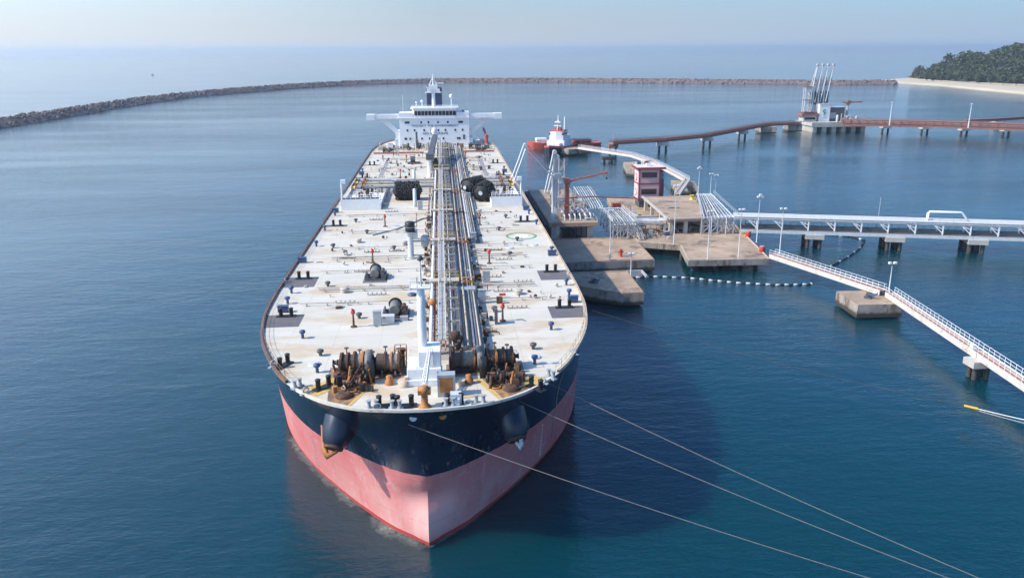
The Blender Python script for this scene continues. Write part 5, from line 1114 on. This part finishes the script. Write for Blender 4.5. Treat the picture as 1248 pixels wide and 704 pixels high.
# ------------------------------------------------------------------ pipe trestle to the right
d0 = Vector((90.5, 146.6, 0)); d1 = Vector((166, 126.5, 0)); ang = math.atan2(d1.y - d0.y, d1.x - d0.x); TL = 150
tr = empty('pipe_trestle', d0, ang, 'long white pipe trestle on concrete piers leading off to the right', 'pipe bridge')
MB().box(0, TL, -1.6, 6.4, 4.2, 5.0).build('road_slab', M('dark_road_surface', (.10, .10, .105), .9, .2, .3), tr)
MB().box(0, TL, -1.9, -1.6, 4.0, 4.9).build('edge_beam', palegrey, tr)
for k, (y, z, r_) in enumerate(((-1.0, 8.6, .32), (-.2, 8.7, .3), (.6, 8.6, .26), (1.4, 8.7, .34), (2.3, 8.6, .28), (3.2, 8.7, .3), (-.9, 7.6, .16), (-1.3, 8.1, .14))): MB().cyl((-2, y, z), (TL, y, z), r_, 8).build('pipe', galv if k % 3 else palegrey, tr)
bk = MB().beam((0, -1.1, 8.0), (0, 4.2, 8.0), .3, .4).beam((0, -1.1, 5.0), (0, -1.1, 8.0), .32, .32).beam((0, 3.9, 5.0), (0, 3.9, 8.0), .32, .32).beam((-2.6, -1.1, 7.85), (0, -1.1, 5.4), .22, .25).beam((0, -1.15, 6.6), (-2.9, -1.15, 8.0), .16, .16).build('pipe_bent', white, tr)
for i, x in enumerate(np.arange(4.5, TL, 7.3)):
    if i == 0: bk.location = (x, 0, 0)
    else: dup(bk, (x, 0, 0))
MB().box(0, TL, 4.4, 6.3, 6.9, 7.5).build('cable_rack', darkgrey, tr)
rl = MB()
for z in (8.0, 8.6): rl.tube([(0, 6.2, z), (TL, 6.2, z)], .07, 5)
for x in np.arange(0, TL, 2.2): rl.cyl((x, 6.2, 5), (x, 6.2, 8.6), .06, 4)
rl.build('railing', darkgrey, tr)
pr0 = MB().box(-2.6, 2.6, -2.4, 6.6, 2.7, 4.0).build('pier', farconc, tr)
for x in (-1.7, 1.7):
    for y in (-1.2, 2.4, 5.6): MB().cyl((x, y, -2), (x, y, 2.7), .55, 10).build('pile', pilemat, pr0)
for i, x in enumerate((21, 43, 65, 87, 109, 131)):
    if i == 0: pr0.location = (x, 0, 0)
    else: dup(pr0, (x, 0, 0))
# portal shaped expansion loop
el = MB()
for y in (-.4, .5): el.tube([(51.4, y, 8.7), (51.4, y, 11.0), (51.8, y, 11.4), (60.2, y, 11.4), (60.6, y, 11.0), (62.3, y, 8.7)], .2, 8)
el.build('expansion_loop', white, tr); lf = MB().beam((51, -1.1, 9.6), (61.5, -1.1, 9.6), .12, .12)
for x in (51, 54.5, 58, 61.5): lf.beam((x, -1.1, 8.8), (x, -1.1, 9.6), .1, .1)
lf.build('loop_frame', galv, tr)
MB().cyl((40, 6.5, 5), (40, 6.5, 14), .08, 6).build('mast', galv, tr)

# walkways on the right
def walkway(a, b_, label, wd=1.9, z=4.3, group='white railed walkways', box=False):
    a, b_ = Vector(a), Vector(b_); L_ = (b_ - a).length; t = empty('walkway', (a.x, a.y, 0), math.atan2(b_.y - a.y, b_.x - a.x), label, 'walkway', group)
    MB().box(0, L_, -wd / 2, wd / 2, z - .15, z).build('deck', M('walkway_deck', (.50, .40, .34), .9, .2, .5), t)
    for s in (-1, 1):
        MB().box(0, L_, s * wd / 2 - .12, s * wd / 2 + .12, z - 1.0, z + .12).build('girder', M('walkway_white_girder', (.60, .55, .50), .6, .15, .4, rust=.25, rustcol=(.36, .24, .16)), t)
        rl = MB()
        for zz in (z + .65, z + 1.25): rl.tube([(0, s * wd / 2, zz), (L_, s * wd / 2, zz)], .05, 5)
        for x in np.arange(0, L_ + .1, 1.6): rl.cyl((x, s * wd / 2, z), (x, s * wd / 2, z + 1.25), .05, 4)
        rl.build('railing', white, t)
    MB().cyl((0, -wd * .3, z + .25), (L_, -wd * .3, z + .25), .12, 6).build('service_pipe', redcrane, t)
    return t
walkway((88.2, 116.8, 0), (99.6, 82.8, 0), 'railed white walkway from the jetty head to the square block in the water', 1.9, 4.5)
w2 = walkway((100.2, 81.0, 0), (96.6, 44.5, 0), 'longer white walkway span from the square block towards the front pier', 1.9, 4.5)
walkway((96.6, 44.3, 0), (93.8, 16, 0), 'nearest white walkway span leaving the picture at the right', 1.9, 4.5)
wb = MB().box(95.6, 96.4, 45.9, 46.7, 4.52, 5.6).build('white_box', white); tag(wb, 'small white box on the walkway above the front pier', 'box')
kerbed('walkway_block', [(90.8, 76.8), (100.8, 76.6), (103.2, 87.2), (91.0, 87)], 'square concrete block with a lamp post standing in the water under the walkway', 'platform', .35, PT, False)
sp = empty('walkway_pier', (96.6, 44.4, 0), 0, 'small pier of concrete cap and round piles under the near walkway', 'pier')
MB().box(-2.4, 1.6, -1.5, 1.5, 2.3, 3.5).build('pile_cap', farconc, sp)
for x in (-1.4, .8):
    for y in (-.7, .8): MB().cyl((x, y, -2), (x, y, 2.3), .45, 12).build('pile', pilemat, sp)
for s, (xx, yy) in enumerate(((101.6, 79.3),)):
    sb = MB().box(xx - 1.0, xx + 1.0, yy - 1.2, yy + 1.2, 2.4, 3.5).build('bearing_block', farconc); tag(sb, 'small concrete bearing block where the walkway leaves the square block', 'block')

# floating oil boom, alternate black and white floats
def boom(pts, label, white_every=2):
    t = empty('oil_boom', (*pts[0], 0), 0, label, 'oil boom'); P = [Vector((x - pts[0][0], y - pts[0][1], .12)) for x, y in pts]; k = 0
    for a, b_ in zip(P[:-1], P[1:]):
        n = max(1, int((b_ - a).length / 1.05))
        for i in range(n):
            p, q = a.lerp(b_, i / n), a.lerp(b_, (i + .86) / n); p.z += .04 * math.sin(k * 1.7); MB().tube([p, p.lerp(q, .1), p.lerp(q, .9), q], [.18, .27, .27, .18], 8).build('float', palegrey if k % white_every == 0 else black, t); k += 1
    return t
boom([(49, 113.3), (56, 114.2), (64, 112.2), (75, 106.4), (84, 103.6), (93, 103.2), (93.3, 104.2)], 'floating boom of alternating black and white floats across the basin', 2)
boom([(120, 158), (128, 152), (130, 147), (124, 138), (114, 127), (104.5, 118)], 'dark floating boom curving out from under the pipe trestle', 6)

# mooring lines
def line(name, a, b_, sag, r_, label, mat=mooring, n=24, cat='mooring line', group='mooring lines of the tanker'):
    a, b_ = Vector(a), Vector(b_); o = MB().tube([a.lerp(b_, t) - Vector((0, 0, 4 * sag * t * (1 - t))) for t in np.linspace(0, 1, n)], r_, 6).build(name, mat); tag(o, label, cat, group); return o
hy1 = float(hull_y([1.9], 16.5)[0]); hy2 = float(hull_y([11.6], 17.5)[0]); hy3 = float(hull_y([15.9], 18)[0])
line('mooring_line', (-1.7, float(hull_y([1.7], 17)[0]) - .1, 16.9), tuple(at(1100, 716, 5)), .5, .032, 'lowest mooring line crossing in front of the red bow towards the lower right')
line('mooring_line', (11.0, float(hull_y([11], 17)[0]) - .1, 17), tuple(at(1180, 713, 5)), .5, .032, 'middle mooring line running from the bow to the lower right corner')
line('mooring_line', (15.2, float(hull_y([15.2], 17)[0]) - .1, 17), tuple(at(1215, 713, 5)), .5, .032, 'upper mooring line from the right side of the bow to the lower right')
e = tuple(at(1175, 494, 2.6)); line('mooring_line', (24.3, 31.4, 19.2), e, .8, .035, 'thin dark mooring line stretching from the tanker side across the open water', M('thin_dark_rope', (.12, .11, .10), .9, .2))
e2 = tuple(at(1192, 498, 2.55)); line('rope_sleeve', e, e2, .0, .2, 'yellow sleeve on the mooring rope at the right of the picture', foam_yellow, 4, 'rope sleeve')
line('mooring_line', e2, tuple(at(1275, 517, 4)), .05, .06, 'white upper rope leading right from the yellow sleeve', white); line('mooring_line', tuple(at(1188, 499, 2.2)), tuple(at(1275, 522, 3)), .05, .05, 'white lower rope leading right from the yellow sleeve', rope)
line('mooring_line', (24.4, 58, 19.2), (37.2, 98.5, 4.3), .6, .05, 'short mooring line from the tanker deck down to the small front platform'); 

# ------------------------------------------------------------------ back of the basin: tug, dolphins, walkway
tb_ = [at(*q, PT + .4)[:2] for q in ((677, 181), (693, 182.2), (716.5, 181), (711, 178.6), (686, 178.4))]
kerbed('tug_berth', [tuple(q) for q in tb_], 'low concrete berth in front of the red and white tug', 'platform', .5, PT + .4, False)
def block(name, px0, px1, py, depth, label, z=PT, cat='platform'):
    a, b_ = at(px0, py, z), at(px1, py, z); return kerbed(name, [(a[0], a[1]), (b_[0], b_[1]), (b_[0] + depth * .1, b_[1] + depth), (a[0] + depth * .1, a[1] + depth)], label, cat, .4, z, False)
kerbed('mooring_dolphin', [(86.5, 279), (95, 272), (107, 290), (103, 302), (90, 302)], 'concrete mooring block with stored gear behind the pink tower', 'platform', .4, PT + .3, False)
for x, y, c_ in ((94, 288, darkgrey), (98, 290, maroon), (100.5, 292, darkgrey)):
    t = empty('deck_winch', (x, y, PT + .3), .3, {94: 'grey winch on the mooring block behind the pink tower', 98: 'maroon winch in the middle of the block behind the pink tower', 100.5: 'dark winch on the right of the block behind the pink tower'}[x], 'winch'); MB().box(-1.1, 1.1, -1, 1, 0, .4).lathe([(.9, -.9), (.9, .9)], 12, (0, 0, 1.2), 'x').build('drum', c_, t); MB().box(-1.3, -1.0, -.9, .9, .3, 2.0).box(1.0, 1.3, -.9, .9, .3, 2.0).build('side_frame', grey, t)
kerbed('mooring_dolphin', [(95.5, 234), (103.5, 228), (107, 243), (98, 247)], 'dark concrete mooring block at the bend of the white walkway', 'platform', .4, PT, False)
for (x, y, lb) in ((88.6, 331, 'low dark pile cap under the walkway beside the tug berth'),): 
    sp = empty('walkway_pier', (x, y, 0), 0, lb, 'pier'); MB().box(-3.4, 3.4, -2.4, 2.4, 1.0, 2.6).build('pile_cap', pilemat, sp)
    for xx in (-2, 2): MB().cyl((xx, 0, -2), (xx, 0, 1), .6, 10).build('pile', pilemat, sp)
for a, b_, lb in (((77, 352, 0), (97.5, 316, 0), 'far white walkway span from the tug berth'), ((97.5, 316, 0), (101.8, 286, 0), 'far white walkway span passing behind the pink tower'), ((101.8, 286, 0), (101.6, 236, 0), 'far white walkway span running to the bend'), ((101.2, 235, 0), (88, 204, 0), 'white walkway span from the bend down to the jetty head')):
    walkway(a, b_, lb, 1.9, 5.2, 'far white walkways')
tg = empty('tugboat', (68.2, 370, 0), R(66), 'red and white tugboat with a dark hull lying behind the low berth', 'tugboat')
secs = [(-19, .1, 5.2), (-17, 2.6, 4.9), (-13, 4.6, 4.3), (-8, 5.4, 3.6), (4, 5.6, 2.8), (16, 5.4, 2.6), (24, 5.0, 2.7), (26.5, 4.2, 2.9)]
V = []
for x, hw, zt in secs: V += [(x + (1.2 if x < -10 else 0), -hw * .85, -1), (x, -hw, zt), (x, hw, zt), (x + (1.2 if x < -10 else 0), hw * .85, -1)]
n = len(secs); MB().add(V, [(i * 4 + j, i * 4 + 4 + j, i * 4 + 5 + j, i * 4 + 1 + j) for i in range(n - 1) for j in (0, 2)] + [(0, 1, 2, 3), (n * 4 - 1, n * 4 - 2, n * 4 - 3, n * 4 - 4)]).build('hull', tugdark, tg)
MB().add([(x, s * (hw - .3), zt - .5) for x, hw, zt in secs for s in (-1, 1)], [(2 * i, 2 * i + 1, 2 * i + 3, 2 * i + 2)[::-1] for i in range(n - 1)]).build('deck', tugred, tg)
bwk = MB(); 
for s in (-1, 1):
    for (xa, ha, za), (xb, hb_, zb) in zip(secs[:-1], secs[1:]): bwk.add([(xa, s * ha, za - .1), (xb, s * hb_, zb - .1), (xb, s * hb_ * 1.01, zb + 1.0), (xa, s * ha * 1.01, za + 1.0), (xa, s * (ha - .25), za - .1), (xb, s * (hb_ - .25), zb - .1), (xb, s * (hb_ - .25), zb + 1.0), (xa, s * (ha - .25), za + 1.0)], [(0, 1, 2, 3), (7, 6, 5, 4), (3, 2, 6, 7)])
bwk.build('bulwark', tugred, tg)
for k in range(7): MB().lathe([(.55, -.25), (.8, -.1), (.8, .1), (.55, .25)], 12, (-15 + k * 3.0, -(3.9, 4.8, 5.3, 5.55, 5.65, 5.7, 5.7)[k], 2.6), 'y').build('tyre', rubber, tg)
MB().box(-6.5, 10, -5.0, 5.0, 3, 7.4).box(-4, 9, -4.2, 4.2, 7.4, 9.6).box(-10.5, -6.5, -3.4, 3.4, 3.4, 6.4).build('deckhouse', white, tg)
hs = MB().prism([(-5.0, -3.9), (3.4, -3.9), (3.4, 3.9), (-5.0, 3.9), (-6.0, 0)], 7.4, 12.4).build('wheelhouse', white, tg)
MB().box(-5.15, 3.5, -4.0, 4.0, 10.4, 11.6).build('window_band', glass, hs); MB().box(-5.4, 3.7, -4.1, 4.1, 12.4, 12.8).box(-2.4, 1.4, -1.6, 1.6, 12.8, 14).build('wheelhouse_roof', tugred, tg)
MB().tube([(-1.4, 0, 12.8), (-1.4, 0, 21)], [.6, .2], 8).box(-3.1, .3, -1.6, 1.6, 17.0, 17.5).box(-2.6, -.2, -2.2, 2.2, 15, 15.4).tube([(-3.2, 0, 12.8), (-1.5, 0, 17)], .25, 5).tube([(.6, 0, 12.8), (-1.2, 0, 17)], .25, 5).build('mast', white, tg)
MB().tube([(5.2, -2, 9), (5.2, -2, 19.5)], [.6, .4], 8).build('signal_post', white, tg)
for y in (-2.6, 2.6): MB().lathe([(.9, 6.4), (.8, 10.4), (.5, 10.6)], 12, (5.6, y, 0)).build('funnel', darkgrey, tg)
MB().box(5, 10.5, -4, 4, 2.6, 4.6).build('winch_housing', grey, tg); MB().lathe([(1.2, -1.4), (1.2, 1.4)], 12, (8, 0, 5.4), 'y').build('tow_winch', darkgrey, tg)
MB().cyl((13, 2, 2.5), (13, 2, 8.5), .5, 8).beam((13, 2, 8), (19, 1, 6.5), .5, .6).build('deck_crane', M('tug_crane_ochre', (.5, .36, .1), .6, .2), tg)
MB().box(15, 24, -4.2, 4.2, 2.4, 4.6).build('stern_bulwark', tugred, tg)

wa, wz = at(643, 177.5, 2), at(731, 175.5, 2); wv = wz - wa; WL = float(np.linalg.norm(wv[:2]))
wk = empty('workboat', (float(wa[0]), float(wa[1]), 0), math.atan2(wv[1], wv[0]), 'long red workboat moored crosswise behind the tug, its red ends showing on both sides', 'workboat')
secs = [(0, .6, 4.6), (3, 3.4, 4.3), (8, 4.8, 3.8), (WL * .5, 5.0, 2.9), (WL - 5, 4.6, 3.0), (WL, 3.4, 3.4)]; V = []
for x, hw, zt in secs: V += [(x, -hw * .8, -1), (x, -hw, zt), (x, hw, zt), (x, hw * .8, -1)]
n = len(secs); MB().add(V, [(i * 4 + j, i * 4 + 4 + j, i * 4 + 5 + j, i * 4 + 1 + j) for i in range(n - 1) for j in (0, 1, 2)] + [(0, 1, 2, 3), (n * 4 - 1, n * 4 - 2, n * 4 - 3, n * 4 - 4)]).build('hull', tugred, wk)
rl = MB()
for x in np.arange(4, WL - 2, 3): rl.cyl((x, -4.2, 3), (x, -4.2, 4.9), .12, 4)
rl.tube([(3, -3.6, 5.2), (8, -4.4, 4.9), (WL - 2, -4.2, 4.6)], .16, 5).build('rail', tugred, wk)
MB().box(5, 11, -3, 3, 3.6, 6.2).build('deckhouse', white, wk); MB().box(WL - 16, WL - 6, -3.4, 3.4, 3.0, 5.2).build('cargo_bin', tugdark, wk); MB().box(WL - 22, WL - 18, -2.5, 2.5, 3, 6).build('winch', grey, wk)
# ------------------------------------------------------------------ the far jetty on the right
fj = empty('far_jetty', (0, 0, 0), 0, 'far loading jetty: pale concrete platform on arched legs in the basin', 'platform')
fj.location = (276, 470, 0)
MB().box(-18, 24, -9, 18, 4.0, 6.0).build('deck_slab', farconc, fj)
for x in (-17, -10, -3, 4, 11, 18): MB().box(x, x + 3, -8.6, 17, -1, 4.0).build('leg', farconc, fj)
MB().box(-18.2, 24.2, -9.3, -9, 3.4, 6.6).build('front_beam', farconc, fj)
cp = empty('sign_tower', (268.6, 474, 6), 0, 'white windowless block with a green emblem on the far jetty', 'building')
MB().box(0, 7.8, 0, 5, 0, 12).build('wall', housewhite, cp); MB().box(-.3, 8.1, -.3, 5.3, 12, 12.4).build('roof', farconc, cp)
MB().tube([(3.4 + .9 * math.cos(a), -.08, 7.4 + .9 * math.sin(a)) for a in np.linspace(.3, 4.0, 12)] + [(4.3, -.08, 6.0), (3.8, -.08, 4.9), (3.0, -.08, 4.6)], .42, 6).build('emblem', greenm, cp)
MB().tube([(3.0 + .5 * k, -.06, 2.6 + .5 * (k % 2)) for k in range(5)], .12, 5).build('emblem', greenm, cp)
hs = empty('control_house', (257.5, 474, 6), 0, 'low pale control house with a red brown balcony on the far jetty', 'building')
MB().box(0, 9.5, 0, 8, 0, 4.2).build('wall', farconc, hs); MB().box(-2, 10.5, -1.2, 9, 4.2, 5.6).build('balcony', redbridge, hs); MB().box(.8, 8.6, -.06, -.01, 1.4, 3.0).build('window', glass, hs)
MB().box(-.5, 9.8, -.4, 8.4, 6.3, 6.8).build('roof', redbridge, hs)
for x in (0, 9): MB().box(x, x + .4, 0, .4, 5.6, 6.3).build('post', redbridge, hs)
ft = empty('gangway_tower', (260.5, 478, 12.6), 0, 'pale lattice access tower left of the far loading arms', 'tower')
mb = MB()
for sx in (-2.2, 2.2):
    for sy in (-1.5, 1.5): mb.beam((sx, sy, 0), (sx, sy, 17), .5, .5)
for k in range(6):
    z = k * 2.8
    for sy in (-1.5, 1.5): mb.beam((-2.2, sy, z), (2.2, sy, z + 2.8), .3, .3); mb.beam((-2.2, sy, z + 2.8), (2.2, sy, z + 2.8), .35, .35)
mb.build('lattice', M('far_white_steel', (.66, .64, .64), .6, .1), ft); MB().box(-2.8, 2.8, -2, 2, 8.2, 8.5).box(-2.8, 2.8, -2, 2, 17, 17.4).build('landing', redbridge, ft)
farm = None
for k in range(4):
    x = 264.2 + k * 3.9
    if farm is None:
        t = farm = empty('marine_loader', (x, 481, 6), 0, 'pale grey upright loading arm on the far jetty, one of four alike', 'loading arm', 'upright loading arms on the far jetty')
        MB().lathe([(1.0, 0), (.7, 1), (.65, 22), (.9, 22.4)], 10).build('riser', galv, t)
        MB().tube([(0, 0, 12), (1.4, 0, 26), (3.2, 0, 38.6)], [.55, .5, .4], 8).build('inner_arm', galv, t)
        MB().tube([(3.2, 0, 38.6), (1.2, -.8, 26), (-.8, -1, 13)], [.35, .38, .35], 8).build('outer_arm', palegrey, t)
        MB().box(-1.0, 1.2, -.9, .9, 11.5, 20.5).build('counterweight', darkgrey, t); MB().tube([(-1.2, .8, 2), (-.6, .8, 22), (2.6, .8, 36)], .28, 6).tube([(0, 0, 22), (2.4, 0, 30)], .3, 6).tube([(1.2, -.4, 27), (-1.4, .4, 18)], .2, 6).tube([(-1.6, 0, 17), (1.6, 0, 26.5)], .25, 6).build('brace', galv, t); MB().lathe([(1.0, -.7), (1.0, .7)], 12, (3.2, 0, 38.4), 'y').build('sheave', galv, t); MB().box(.6, 2.6, -.5, .5, 27, 30).build('joint', grey, t)
    else: dup(farm, (x, 481, 6))
kit = empty('far_pipework', (287, 468, 6), 0, 'jumble of pale pipes and vessels on the right half of the far jetty', 'pipework'); rk_ = random.Random(9)
for nm, mt, cnt in (('vessel', galv, 7), ('vessel', redbridge, 5), ('vessel', grey, 6)):
    g = MB()
    for _ in range(cnt): x, y, h = rk_.uniform(-9, 12), rk_.uniform(-4, 5), rk_.uniform(1.5, 6); g.lathe([(.7, 0), (.8, .3), (.8, h), (.3, h + .5)], 10, (x, y, 0)) if rk_.random() < .5 else g.tube([(x, y, 0), (x, y, h), (x + rk_.uniform(2, 5), y, h), (x + 5, y, .2)], .3, 6)
    g.build(nm, mt, kit)['kind'] = 'stuff'
dk_ = empty('equipment_house', (281, 476, 6), 0, 'dark equipment house behind the white sign block on the far jetty', 'building'); MB().box(-4, 7, 0, 8, 0, 9.5).build('wall', darkgrey, dk_); MB().box(-4.3, 7.3, -.3, 8.3, 9.5, 10).build('roof', palegrey, dk_); MB().box(-3.4, 1, -.06, -.01, 2, 6).build('door', grey, dk_)
fc = empty('pedestal_crane', (292, 480, 6), 0, 'small red crane with a level jib at the right end of the far jetty', 'crane'); MB().lathe([(1, 0), (.8, 1), (.7, 12)], 10).build('pedestal', farconc, fc); MB().beam((-4, 0, 12.6), (10, -1, 13.0), .8, .9).build('jib', redbridge, fc); MB().box(-1.2, 1.2, -1.2, 1.2, 11, 14).build('cab', redbridge, fc)

def bridge(pts, label, z=6.2, wd=4.6, piers=(), cat='pipe bridge', rail=True, mat=None, ph=1.6, tier=False):
    t = empty('pipe_bridge', (*pts[0], 0), 0, label, cat); P = [Vector((x - pts[0][0], y - pts[0][1], 0)) for x, y in pts]
    dk = MB(); pp = [MB() for _ in range(4)]; rl = MB()
    for a, b_ in zip(P[:-1], P[1:]):
        d = (b_ - a).normalized(); nn = Vector((-d.y, d.x, 0))
        dk.beam(a + Vector((0, 0, z - .6)), b_ + Vector((0, 0, z - .6)), wd, 1.1)
        for k in range(4): o = nn * (-wd * .36 + k * wd * .24); pp[k].tube([a + o + Vector((0, 0, z + .5)), b_ + o + Vector((0, 0, z + .5))], .34, 6)
        L_ = (b_ - a).length
        if tier:
            for q in np.arange(0, L_, 5.2):
                p = a + d * q; dk.beam(p - nn * wd * .46 + Vector((0, 0, z + 2.4)), p + nn * wd * .46 + Vector((0, 0, z + 2.4)), .3, .3)
                for s in (-.46, .46): pq = p + nn * wd * s; dk.beam((pq.x, pq.y, z - .2), (pq.x, pq.y, z + 2.5), .28, .28)
            for k in range(4): o = nn * (-wd * .4 + k * wd * .26); pp[k].tube([a + o + Vector((0, 0, z + 2.8)), b_ + o + Vector((0, 0, z + 2.8))], .32, 6); pp[k].tube([a + o + Vector((0, 0, z + 1.5)), b_ + o + Vector((0, 0, z + 1.5))], .24, 6)
        if rail:
            for s in (-1, 1):
                for zz in (.9, ph): rl.tube([a + nn * s * wd / 2 + Vector((0, 0, z + zz)), b_ + nn * s * wd / 2 + Vector((0, 0, z + zz))], .09, 4)
                for q in np.arange(0, L_, 2.5): p = a + d * q + nn * s * wd / 2; rl.cyl((p.x, p.y, z - .1), (p.x, p.y, z + ph), .09, 4)
    dk.build('deck', mat or redbridge, t)
    for m_ in pp: m_.build('pipe', redbridge, t)
    if rail: rl.build('railing', redbridge, t)
    for x, y in piers:
        x -= pts[0][0]; y -= pts[0][1]; p_ = MB().box(x - 3.2, x + 3.2, y - 2.4, y + 2.4, 2.8, 5.0).build('pier', farconc, t)
        for sx in (-2, 2): MB().cyl((x + sx, y, -2), (x + sx, y, 2.8), .7, 8).build('pile', pilemat, p_)
A = lambda px, py, z: tuple(at(px, py, z)[:2])
lpts = [A(745, 174, 6), A(808, 170.5, 6), A(862, 165, 6), A(905, 157, 6), A(935, 151.5, 6), A(975, 150.5, 6)]
bridge(lpts, 'curving red brown pipe bridge left of the far jetty', 6.2, 4.6, [lpts[1], lpts[2], lpts[3]])
for (px0, px1, py, lb) in ((928, 947, 155, 'pale concrete block carrying the bend of the red pipe bridge'), (962, 978, 153, 'small pale block between the red pipe bridge and the far jetty')): 
    block('bridge_block', px0, px1, py, 14, lb, 4.8)
t = empty('bridge_pier', (*A(747, 178, 4), 0), 0, 'small pile cap carrying the left end of the red pipe bridge', 'pier'); MB().box(-2.6, 2.6, -2.2, 2.2, 3.2, 5.1).build('pile_cap', redbridge, t)
for sx in (-1.7, 1.7): MB().cyl((sx, 0, -2), (sx, 0, 3.2), .6, 8).build('pile', pilemat, t)
MB().cyl((0, 0, 5), (0, 0, 10), .12, 5).build('mast', galv, t)
rpts = [A(1026, 149.5, 7), A(1127, 151.5, 7), A(1248, 155.5, 7), A(1330, 158, 7)]
bridge(rpts, 'straight red brown pipe bridge right of the far jetty', 6.4, 8.5, [A(1079, 157.5, 2), A(1127, 158.5, 2), A(1175, 160.5, 2), A(1226, 161.5, 2)], ph=3.6, tier=True)
bpts_ = [A(1176, 146, 8), A(1215, 144.5, 8), A(1250, 142, 8), A(1300, 139, 8)]
bridge(bpts_, 'thin dark pipe bridge behind the straight red one', 7.4, 3.2, [A(1216, 146, 5)], rail=False)
for px, py, lb in ((1084, 152, 'left tall white pole on the red pipe bridge'), (1180, 155, 'right tall white pole on the red pipe bridge')):
    p = at(px, py, 7); t = empty('light_mast', (p[0], p[1], 6.4), 0, lb, 'mast', 'white poles on the red pipe bridge'); MB().lathe([(.35, 0), (.16, 15)], 8).build('pole', white, t); MB().box(-.7, .7, -.3, .3, 15, 15.4).build('lamp', white, t)
# pale foam and silt where the water laps round the bow
fmm = bpy.data.materials.new('lapping_foam'); fmm.use_nodes = True; N = fmm.node_tree.nodes; L = fmm.node_tree.links; b_ = N['Principled BSDF']; b_.inputs['Base Color'].default_value = (.42, .46, .43, 1); b_.inputs['Roughness'].default_value = .9
tc_ = N.new('ShaderNodeTexCoord'); n_ = N.new('ShaderNodeTexNoise'); n_.inputs['Scale'].default_value = .9; n_.inputs['Detail'].default_value = 9; n_.inputs['Roughness'].default_value = .75; L.new(tc_.outputs['Object'], n_.inputs['Vector'])
n2_ = N.new('ShaderNodeTexNoise'); n2_.inputs['Scale'].default_value = .13; n2_.inputs['Detail'].default_value = 3; L.new(tc_.outputs['Object'], n2_.inputs['Vector'])
uvn = N.new('ShaderNodeAttribute'); uvn.attribute_name = 'spread'
mm = N.new('ShaderNodeMath'); mm.operation = 'MULTIPLY'; L.new(n_.outputs[0], mm.inputs[0]); L.new(n2_.outputs[0], mm.inputs[1])
m3 = N.new('ShaderNodeMath'); m3.operation = 'MULTIPLY'; L.new(mm.outputs[0], m3.inputs[0]); L.new(uvn.outputs['Fac'], m3.inputs[1])
r_ = N.new('ShaderNodeMapRange'); r_.inputs[1].default_value = .20; r_.inputs[2].default_value = .42; r_.inputs[4].default_value = .5; L.new(m3.outputs[0], r_.inputs[0]); L.new(r_.outputs[0], b_.inputs['Alpha'])
xs_ = np.concatenate([-np.linspace(21, 0, 60), np.linspace(.4, 12, 24)]); ys_ = hull_y(xs_, 0); V = []; A_ = []
for i, (x, y) in enumerate(zip(xs_, ys_)):
    a0, a1 = max(0, i - 1), min(len(xs_) - 1, i + 1); d = Vector((xs_[a1] - xs_[a0], ys_[a1] - ys_[a0])).normalized(); nx, ny = d.y, -d.x
    wdt = (4.2 if x < 0 else 1.2) * (1 - .5 * abs(x) / 21)
    for q, a in ((-.1, 1.25), (.12, 1.25), (.45, .8), (1, 0)): V.append((x + nx * wdt * q, y + ny * wdt * q, .03)); A_.append(a)
fo = MB().add(V, [(i * 4 + j, i * 4 + 4 + j, i * 4 + 5 + j, i * 4 + 1 + j) for i in range(len(xs_) - 1) for j in range(3)]).build('foam', fmm)
at_ = fo.data.attributes.new('spread', 'FLOAT', 'POINT'); at_.data.foreach_set('value', A_); tag(fo, 'pale foam and silt lapping round the bow of the tanker', None, kind='stuff')
# far out: two small boats
for px, py, lb in ((95, 68, 'tiny distant boat near the horizon at the far left'), (186, 91.5, 'tiny dark boat just beyond the breakwater on the left')):
    p = at(px, py, 0); k = max(.5, p[1] / 3000); t = empty('distant_boat', (p[0], p[1], 0), .4, lb, 'boat', 'tiny boats on the open sea')
    MB().add([(-4 * k, -1 * k, 1.2 * k), (3 * k, -1.2 * k, 1 * k), (5 * k, 0, 1.6 * k), (3 * k, 1.2 * k, 1 * k), (-4 * k, 1 * k, 1.2 * k), (-3.6 * k, -.7 * k, -.2), (3.4 * k, 0, -.2), (-3.6 * k, .7 * k, -.2)], [(4, 3, 2, 1, 0), (0, 1, 6, 5), (1, 2, 6), (2, 3, 6), (3, 4, 7, 6), (4, 0, 5, 7), (5, 6, 7)]).build('hull', tugdark, t)
    MB().box(-2.5 * k, .5 * k, -.8 * k, .8 * k, 1.1 * k, 3.2 * k).build('cabin', grey, t); MB().cyl((-1 * k, 0, 3 * k), (-1 * k, 0, 6 * k), .12 * k, 5).build('mast', darkgrey, t)
